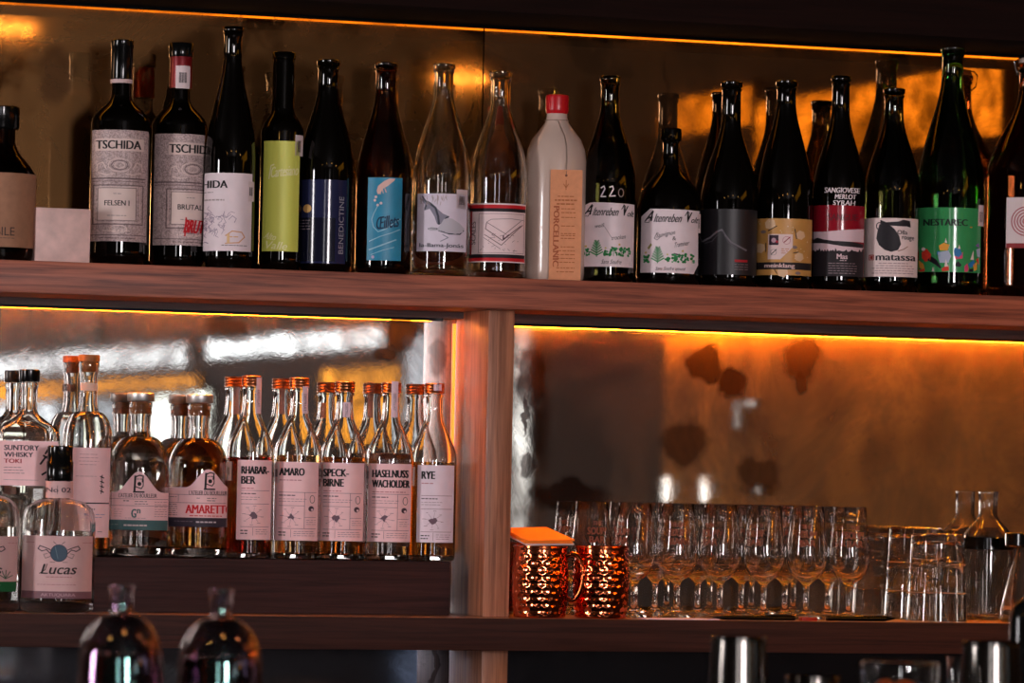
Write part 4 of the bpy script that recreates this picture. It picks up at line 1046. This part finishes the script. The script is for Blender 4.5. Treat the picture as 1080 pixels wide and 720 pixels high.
# tumblers (upside down, nested)
def tumbler(name_label, cx, y0, Y, rt, rb, yb=None, zb=None):
    b = Bottle('tumbler', cx, y0, Y, ZL+EPS if zb is None else zb, name_label, 'glass', 'upturned tumblers', ycen=610)
    base = b.ybase if yb is None else yb
    def r(y): return rt+(rb-rt)*(y-y0)/(base-y0)
    ys = [y0+3, y0+12, (y0+base)/2-6, (y0+base)/2-5, (y0+base)/2-3, base-22, base-2]
    out = [(rt*.6, y0), (rt*.93, y0+.4), (rt, y0+2.5)]+[(r(y)*(1.0 if k not in (3,) else 1.015), y) for k, y in enumerate(ys)]+[(rb, base-.6)]
    inn = [(rb-1.6, base-.6)]+[(r(y)-1.8, y) for y in ys[::-1][:-1]]+[(rt-2.4, y0+12), (rt*.7, y0+9.5), (0, y0+9)]
    bm = bmesh.new(); lathe(bm, [(0, b.z(y0+.8))]+[(q/b.s, b.z(y)) for q, y in out+inn], 40, (b.P.x, b.P.y)); place(link('glass_body', bm, M_THIN, ang=.8), b.root)
    for yr_ in (base-60, base-30):
        bm = bmesh.new(); R_ = r(yr_)/b.s; lathe(bm, [(R_+.0001, b.z(yr_+.9)), (R_+.0011, b.z(yr_)), (R_+.0001, b.z(yr_-.9))], 40, (b.P.x, b.P.y)); place(link('raised_ring', bm, M_THIN), b.root)
    return b
tumbler('upturned clear tumbler behind, left of the front tumbler', 965, 555, -.055, 28, 33)
tumbler('upturned clear tumbler at the front of the shelf, right of the tasting glasses', 988, 562, -.135, 28, 32)
# carafe
b = Bottle('carafe', 1041, 518, -.038, ZL+EPS, 'clear carafe with a black band standing right of the tumblers', 'carafe', ycen=600)
base = b.ybase
pr = [(10.5, 518), (11, 519), (10.4, 521), (10, 542), (13, 549), (20, 556), (25, 562), (26, 568), (27, 585), (27, 640), (26, base-3), (22, base)]
b.body('carafe_body', pr, M_CLEAR, inner=.0022); b.ring('black_band', [(26.6, 565), (27.4, 566), (27.6, 578), (27.2, 579)], M_BLACKCAP, closed_top=False) if False else None
bm = bmesh.new(); lathe(bm, [(27.4/b.s, b.z(579)), (28.3/b.s, b.z(579)), (28.1/b.s, b.z(567)), (26.6/b.s, b.z(567))], 40, (b.P.x, b.P.y), closed=True); place(link('black_band', bm, M_BLACKCAP), b.root)
# measuring beaker at right edge
b = Bottle('beaker', 1084, 563, -.155, ZL+EPS, 'conical clear beaker with black lid at the right end of the lower shelf', 'beaker', ycen=600)
base = b.ybase
b.body('beaker_body', [(13, 577), (14, 580), (17, 595), (24, 622), (29, 643), (29.5, base-3), (27, base)], M_CLEAR, inner=.0016)
b.ring('lid', [(23, 562), (25, 563), (25, 575), (23, 577)], M_BLACKCAP)

# pens, napkin on the shelf
def flat(name, px0, px1, Y0, Y1, h, m, label, cat, bev=.0004):
    x0 = at(px0, 650, Y0).x; x1 = at(px1, 650, Y0).x
    o = boxo(name, (x0, x1, Y0, Y1, ZL+EPS, ZL+EPS+h), m, None, bev); return tag(o, label, cat)
flat('paper_coaster', 681, 759, FY+.004, FY+.034, .0016, paper(226, 196, 210), 'flat white paper slip lying on the shelf edge before the glasses', 'paper')
def pen(px0, px1, Y, r, label, m, cap=None):
    p0_ = at(px0, 650, Y); p1_ = at(px1, 650, Y); z = ZL+EPS+r
    e = empty('pen', ((p0_.x+p1_.x)/2, Y, ZL+EPS), label, 'pen')
    bm = bmesh.new(); bmesh.ops.create_cone(bm, cap_ends=True, segments=16, radius1=r, radius2=r, depth=p1_.x-p0_.x)
    bmesh.ops.transform(bm, matrix=Matrix.Translation(((p0_.x+p1_.x)/2, Y, z)) @ Matrix.Rotation(PI/2, 4, 'Y'), verts=bm.verts); place(link('barrel', bm, m), e)
    bm = bmesh.new(); d = 1 if cap else -1; xe_ = p1_.x if cap else p0_.x
    bmesh.ops.create_cone(bm, cap_ends=True, segments=16, radius1=r*.9, radius2=r*.25, depth=.014)
    bmesh.ops.transform(bm, matrix=Matrix.Translation((xe_+d*.007, Y, z)) @ Matrix.Rotation(d*PI/2, 4, 'Y'), verts=bm.verts); place(link('tip', bm, m), e)
    bm = bmesh.new(); box(bm, (p0_.x+p1_.x)/2+.01, p1_.x-.004, Y-.0015, Y+.0015, z+r, z+r+.0014, .0003); place(link('clip', bm, M_BLACKCAP if not cap else cap), e)
pen(762, 838, -.176, .0036, 'slim black pen lying on the shelf edge in front of the glasses', M_BLACKCAP)
pen(872, 934, -.176, .0042, 'thick black marker lying right of the slim pen', M_BLACKCAP, ink(50, 46, 46))
flat('lighter', 846, 862, -.182, -.170, .005, mat('red_plastic', rgb(150, 30, 20), rough=.3), 'small red lighter lying between the two pens', 'lighter')

# ------------------------------------------------------------ FOREGROUND COUNTER
CZ = 1.215; FYB = -1.85
ct = empty('bar_counter', (0, 0, 0), 'dark bar counter standing in front of the shelves', 'counter')
boxo('worktop', (-2.6, .35, -2.35, -1.35, CZ-.05, CZ), mat('counter_dark', rgb(36, 28, 26), rough=.4), ct, .003)
boxo('base_panel', (-2.5, .3, -2.25, -1.45, .0, CZ-.05), W_HEAD, ct)
def fg_bottle(cx, top, label):
    b = Bottle('decanter_bottle', cx, top, FYB, CZ+EPS, label, 'bottle', 'iridescent bottles on the bar counter')
    t = top; base = b.ybase
    pr = [(11, t), (13.5, t+1), (14, t+3), (12, t+6), (11.6, t+26), (13, t+31)]
    for k in range(1, 13):
        th = PI/2*k/12; pr.append((13+(45-13)*math.sin(th)**1.15, t+31+52*(1-math.cos(th))))
    pr += [(46, t+95), (46, base-8), (44, base-3), (40, base)]
    b.body('bottle_body', pr, M_IRID, inner=.0035)
    b.liquid(t+72, liquid('dark', (.35, .2, .14)))
fg_bottle(126, 617, 'blurred iridescent glass bottle on the counter, the left one with the narrower mouth')
fg_bottle(231, 621, 'blurred iridescent glass bottle on the counter, the right one of the two')
def tin(cx, top, rt, rb, label, m=M_TIN, yy=FYB):
    b = Bottle('shaker_tin', cx, top, yy, CZ+EPS, label, 'shaker', 'steel shaker tins on the bar counter')
    base = b.ybase; H = base-top
    P = [(rt-.6, top-.6), (rt+1, top), (rt+1, top+3), (rt, top+4), (rt+(rb-rt)*.4, top+H*.4), (rt+(rb-rt)*.42, top+H*.42), (rb, base-4), (rb*.9, base)]
    P = [(r/b.s, max(b.z(y), b.zb)) for r, y in P]
    I = [(r-.001, z+.0015) for r, z in P[2:-1]]
    bm = bmesh.new(); lathe(bm, [(0, b.zb+.003)]+I[::-1]+[(P[0][0]-.0006, P[0][1])]+P+[(0, b.zb)], 48, (b.P.x, b.P.y)); place(link('tin_body', bm, m, ang=.6), b.root)
    return b
tin(777, 672, 29, 40, 'steel shaker tin on the counter below the tasting glasses')
tin(1043, 677, 30, 42, 'steel shaker tin on the counter at the lower right corner')
tin(855, 713, 29, 32, 'low steel tin just showing its rim at the bottom of the picture')
# rocks glass
b = Bottle('rocks_glass', 949, 697, FYB-.02, CZ+EPS, 'wide clear mixing glass holding orange peels on the counter', 'glass', ycen=760)
base = b.ybase
b.body('glass_body', [(41, 697), (42.5, 698), (43, 702), (42, 720), (41.5, 780), (41, base-6), (39, base)], M_CLEAR, inner=.0022)
for k in range(9):
    an = k*2.4; rr2 = .016 if k % 2 else .006
    bm = bmesh.new(); bmesh.ops.create_icosphere(bm, subdivisions=2, radius=.009)
    for v in bm.verts: v.co = Vector((v.co.x*1.2, v.co.y*.9, v.co.z*.8))
    bmesh.ops.translate(bm, verts=bm.verts, vec=(b.P.x+rr2*math.cos(an), b.P.y+rr2*math.sin(an), b.z(724)-.012*(k//4)*1.3))
    place(link('orange_peel', bm, mat('orange_peel', rgb(190, 90, 30), rough=.5, bump=.5, bscale=300)), b.root)
b = Bottle('drink_glass', 1010, 692, -1.6, CZ+EPS, 'slim clear glass between the mixing glass and the right shaker tin', 'glass', ycen=760)
b.body('glass_body', [(12, 692), (12.6, 693), (12, 720), (11.6, 790), (11.4, b.ybase-3), (10, b.ybase)], M_CLEAR, inner=.0014)
# black tap handle at the right edge
b = Bottle('tap_handle', 1084, 632, -1.7, CZ+EPS, 'black rounded tap handle at the lower right edge', 'handle', ycen=700)
b.body('handle_body', [(4, 632), (12, 634), (18, 641), (20.5, 652), (21, 700), (19, 760), (12, 800), (12, b.ybase-3)], M_BLACKCAP)

# ------------------------------------------------------------ ROOM
XW = 1.25; YB = -9.0; ZC = 3.1; XLW = -4.5
plaster = mat('dark_plaster', rgb(44, 32, 26), rough=.9, noise=.15, nscale=3, bump=.3, bscale=20)
plaster_w = mat('side_wall_plaster', rgb(50, 42, 38), rough=.95, spec=.08, noise=.25, nscale=3, bump=.3, bscale=20)
def struct(name, b_, m): o = boxo(name, b_, m); o['kind'] = 'structure'; return o
struct('floor', (XLW, XW, YB, .1, -.05, 0), wood('floor_boards', rgb(30, 20, 16), rgb(50, 34, 26), 'X', .5))
struct('ceiling', (XLW, XW, YB, .1, ZC, ZC+.05), mat('ceiling_paint', rgb(34, 26, 22), rough=.9, noise=.1, nscale=4))
struct('wall_back', (XLW-.05, XW+.05, .02, .12, 0, ZC), plaster)
struct('wall_right', (XW, XW+.1, YB, .02, 0, ZC), plaster_w)
struct('wall_left', (XLW-.1, XLW, YB, .02, 0, ZC), plaster)
struct('wall_front', (XLW-.05, XW+.05, YB-.1, YB, 0, ZC), plaster)
# cabinet under the shelves
o = boxo('back_bar_cabinet', (XL, XR, -.5, -.002, .0, .98), W_HEAD); tag(o, 'dark wooden back bar cabinet carrying the shelves', 'cabinet')

def W(px, py):
    p = on_x(px, py, XW); return (-p.y, p.z)
wn = [0]
def glow(nm, x0, y0, x1, y1, col, es, frame=True, th=.008, noise_=0, kindlabel=None, skew=None):
    """pane on the right wall given by where its reflection shows"""
    (Ya, _z), (Yb, Zb) = W(x0, y1), W(x1, y1); Za = W(x1, y0)[1]
    ya, yb = min(Ya, Yb), max(Ya, Yb)
    zm0, zm1 = min(Za, Zb), max(Za, Zb)
    key = 'glow_%s' % nm
    m, nt, bs = newmat(key); bs.inputs['Base Color'].default_value = (*[c*.4 for c in col], 1)
    bs.inputs['Roughness'].default_value = 1; bs.inputs['Specular IOR Level'].default_value = 0
    bs.inputs['Emission Color'].default_value = (*col, 1); bs.inputs['Emission Strength'].default_value = es
    if noise_:
        tc = nt.nodes.new('ShaderNodeTexCoord'); n = nt.nodes.new('ShaderNodeTexNoise'); n.inputs['Scale'].default_value = noise_; n.inputs['Detail'].default_value = 5
        mr = nt.nodes.new('ShaderNodeMapRange'); mr.inputs['From Min'].default_value = .35; mr.inputs['From Max'].default_value = .65; mr.inputs['To Min'].default_value = es*.2; mr.inputs['To Max'].default_value = es*1.5
        nt.links.new(tc.outputs['Object'], n.inputs['Vector']); nt.links.new(n.outputs['Fac'], mr.inputs['Value']); nt.links.new(mr.outputs[0], bs.inputs['Emission Strength'])
    return ya, yb, zm0, zm1, m
def pane_obj(name, ya, yb, z0, z1, m, off=.01): return boxo(name, (XW-off, XW-off+.006, ya, yb, z0, z1), m)
CW = (.86, .95, 1.0)
def window(x0, y0, x1, y1, col, es, frame=.018, noise_=0, mull=0):
    wn[0] += 1
    ya, yb, z0, z1, m = glow('window%d' % wn[0], x0, y0, x1, y1, col, es, noise_=noise_)
    root = empty('window_%d' % wn[0], (XW, (ya+yb)/2, (z0+z1)/2)); root['kind'] = 'structure'
    place(pane_obj('pane', ya, yb, z0, z1, m), root)
    bm = bmesh.new(); f = frame
    for q in ((ya-f, yb+f, z1, z1+f), (ya-f, yb+f, z0-f, z0), (ya-f, ya, z0, z1), (yb, yb+f, z0, z1)): box(bm, XW-.02, XW-.001, *q)
    for k in range(mull):
        y = ya+(yb-ya)*(k+1)/(mull+1); box(bm, XW-.02, XW-.011, y-.012, y+.012, z0, z1)
    place(link('window_frame', bm, W_HEAD, smooth=False), root)
def amber_panel(x0, y0, x1, y1, es, label, col=(1, .40, .05), noise_=9):
    ya, yb, z0, z1, m = glow('amber%d' % int(x0+y0), x0, y0, x1, y1, col, es, noise_=noise_)
    root = empty('amber_light_panel', (XW, (ya+yb)/2, z0), label, 'light', 'amber backlit panels on the side wall')
    place(pane_obj('diffuser', ya, yb, z0, z1, m, .012), root)
    bm = bmesh.new(); f = .012
    for q in ((ya-f, yb+f, z1, z1+f), (ya-f, yb+f, z0-f, z0), (ya-f, ya, z0, z1), (yb, yb+f, z0, z1)): box(bm, XW-.016, XW-.001, *q)
    place(link('panel_frame', bm, W_HEAD, smooth=False), root)
# windows mirrored in the lower left panel; heights are given at the right-hand end
window(-60, 384, 203, 363, CW, 1.8, mull=1, noise_=7)
window(224, 366, 412, 345, CW, 2.2, frame=.006, noise_=5)
for k, x in enumerate((40, 52, 63, 74, 84, 94, 104)): window(x, 366, x+4, 322, (.9, .95, .92), .9+.3*k, frame=.003)
window(-60, 470, 70, 424, (.8, .92, 1), .8, noise_=8)
window(100, 470, 148, 418, (.75, .9, 1), .7, noise_=8)
window(158, 482, 226, 414, (.92, 1, .93), 4.2, noise_=5)
window(433, 480, 474, 352, (.82, .9, 1), .8, noise_=6)
window(422, 745, 503, 690, (.6, .75, 1), .6, noise_=9)
window(-60, 560, 60, 505, (.9, 1, .92), 2.2, noise_=12)
amber_panel(-60, 413, 213, 397, 1.3, 'long amber light strip under the mirrored windows', noise_=0)
amber_panel(346, 470, 430, 386, 1.5, 'upright amber light panel on the side wall', noise_=14)
# narrow bright slot mirrored beside the post
window(547, 560, 568, 346, (.86, .93, 1), 1.6, frame=.004, noise_=14)
# amber panels mirrored at right
amber_panel(705, 131, 800, 91, 1.3, 'small mottled amber light panel high on the side wall', (1, .42, .03), 22)
amber_panel(806, 142, 1066, 64, 1.5, 'wide mottled amber light panel high on the side wall', (1, .42, .03), 22)
window(782, 452, 789, 424, (.9, .95, 1), 3.0, frame=.003); window(782, 428, 806, 423, (.9, .95, 1), 2.0, frame=.003)
window(802, 519, 812, 514, (.9, .95, 1), 2.0, frame=.003)
# wall washer above the lower right region
(Ya, Za) = W(705, 352); (Yb, Zb) = W(1100, 352)
ya, yb = min(Ya, Yb), max(Ya, Yb)
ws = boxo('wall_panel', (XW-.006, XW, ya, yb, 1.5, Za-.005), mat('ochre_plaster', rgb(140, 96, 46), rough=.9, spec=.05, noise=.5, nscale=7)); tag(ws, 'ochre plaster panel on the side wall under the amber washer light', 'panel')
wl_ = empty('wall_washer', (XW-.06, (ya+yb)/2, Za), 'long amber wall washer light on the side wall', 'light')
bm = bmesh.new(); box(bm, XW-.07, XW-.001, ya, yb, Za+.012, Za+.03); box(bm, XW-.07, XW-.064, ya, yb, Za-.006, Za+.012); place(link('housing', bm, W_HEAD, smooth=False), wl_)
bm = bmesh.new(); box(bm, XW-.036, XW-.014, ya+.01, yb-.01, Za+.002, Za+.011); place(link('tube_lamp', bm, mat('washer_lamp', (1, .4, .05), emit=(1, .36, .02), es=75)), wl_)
# two round white bulbs mirrored above the glasses
for px in (718, 758):
    Y_, Z_ = W(px, 516)
    e = empty('wall_sconce', (XW-.03, Y_, Z_), '%s white oval sconce lamp on the side wall' % ('left' if px == 718 else 'right'), 'lamp', 'white sconce lamps')
    bm = bmesh.new(); bmesh.ops.create_uvsphere(bm, u_segments=16, v_segments=12, radius=1)
    for v in bm.verts: v.co = Vector((v.co.x*.006, v.co.y*.008, v.co.z*.025))+Vector((XW-.03, Y_, Z_))
    place(link('bulb', bm, mat('sconce_glow', (.9, .95, 1), emit=(.85, .93, 1), es=3.5)), e)
    boxo('wall_plate', (XW-.012-(XW-.03), XW-.001-(XW-.03), -.006, .006, -.015, .015), M_BLACKCAP, e)

# pendant lamps over the bar
M_BULB = mat('pendant_bulb', (1, .7, .3), emit=(1, .50, .12), es=34)
def pendant(x, y, z, lab):
    e = empty('pendant_lamp', (x, y, z), lab, 'lamp', 'pendant lamps over the bar')
    bm = bmesh.new(); lathe(bm, [(.012, .13), (.02, .12), (.024, .07), (.10, .03), (.14, .01), (.137, .008), (.098, .026), (.02, .066), (.01, .12)], 32, closed=True); link('lamp_shade', bm, mat('brass_shade', rgb(150, 104, 52), rough=.3, metal=1), e)
    bm = bmesh.new(); bmesh.ops.create_uvsphere(bm, u_segments=20, v_segments=10, radius=.05)
    for v in bm.verts: v.co.z = v.co.z*.16+.004
    link('bulb', bm, M_BULB, e)
    bm = bmesh.new(); tube(bm, [(0, 0, .13), (0, 0, ZC-z)], .003, 6); link('cord', bm, M_BLACKCAP, e)
pw = ['leftmost', 'second', 'third', 'rightmost']
for k, (x, y, z) in enumerate(((-1.9, -2.5, 2.42), (-.98, -2.5, 2.42), (-.06, -2.5, 2.405), (.835, -2.5, 2.35))):
    pendant(x, y, z, 'brass pendant lamp over the bar counter, %s of four' % pw[k])

# big daylight window on the far wall, the room's main light
def far_window(n, x0, x1, z0, z1, es, col, mull=1):
    wn[0] += 1
    root = empty('window_%d' % wn[0], ((x0+x1)/2, YB, (z0+z1)/2)); root['kind'] = 'structure'
    m = mat('daylight_%d' % n, (.5, .5, .5), emit=col, es=es)
    bm = bmesh.new(); box(bm, x0, x1, YB+.004, YB+.01, z0, z1); place(link('pane', bm, m), root)
    bm = bmesh.new(); f = .05
    for q in ((x0-f, x1+f, z1, z1+f), (x0-f, x1+f, z0-f, z0), (x0-f, x0, z0, z1), (x1, x1+f, z0, z1)): box(bm, q[0], q[1], YB+.001, YB+.05, q[2], q[3])
    for k in range(mull):
        x = x0+(x1-x0)*(k+1)/(mull+1); box(bm, x-.02, x+.02, YB+.011, YB+.04, z0, z1)
    place(link('window_frame', bm, W_HEAD, smooth=False), root)
far_window(1, -1.0, -.2, 1.35, 2.6, 78, (1.0, .90, .93), 0)
far_window(2, -3.9, -3.3, 1.0, 2.6, 10, (1.0, .95, .98), 0)
lw = empty('window_%d' % (wn[0]+1), (XLW, -1.5, 1.8)); lw['kind'] = 'structure'
bm = bmesh.new(); box(bm, XLW+.004, XLW+.01, -1.75, -1.35, 1.3, 2.4); place(link('pane', bm, mat('daylight_side', (.5, .5, .5), emit=(1, .95, .97), es=48)), lw)
bm = bmesh.new()
for q in ((-1.8, -1.3, 2.4, 2.45), (-1.8, -1.3, 1.25, 1.3), (-1.8, -1.75, 1.3, 2.4), (-1.35, -1.3, 1.3, 2.4)): box(bm, XLW+.001, XLW+.05, *q)
place(link('window_frame', bm, W_HEAD, smooth=False), lw)

w = bpy.data.worlds.new('world'); sc.world = w; w.use_nodes = True
w.node_tree.nodes['Background'].inputs['Color'].default_value = (.02, .02, .022, 1); w.node_tree.nodes['Background'].inputs['Strength'].default_value = .3

sc.view_settings.view_transform = 'Standard'; sc.view_settings.look = 'None'; sc.view_settings.exposure = 0; sc.view_settings.gamma = 1
sc.view_settings.use_curve_mapping = False
sc.cycles.use_denoising = True
sc.cycles.max_bounces = 48; sc.cycles.transmission_bounces = 48; sc.cycles.glossy_bounces = 16; sc.cycles.transparent_max_bounces = 8
sc.cycles.sample_clamp_indirect = 6
sc.cycles.blur_glossy = .3
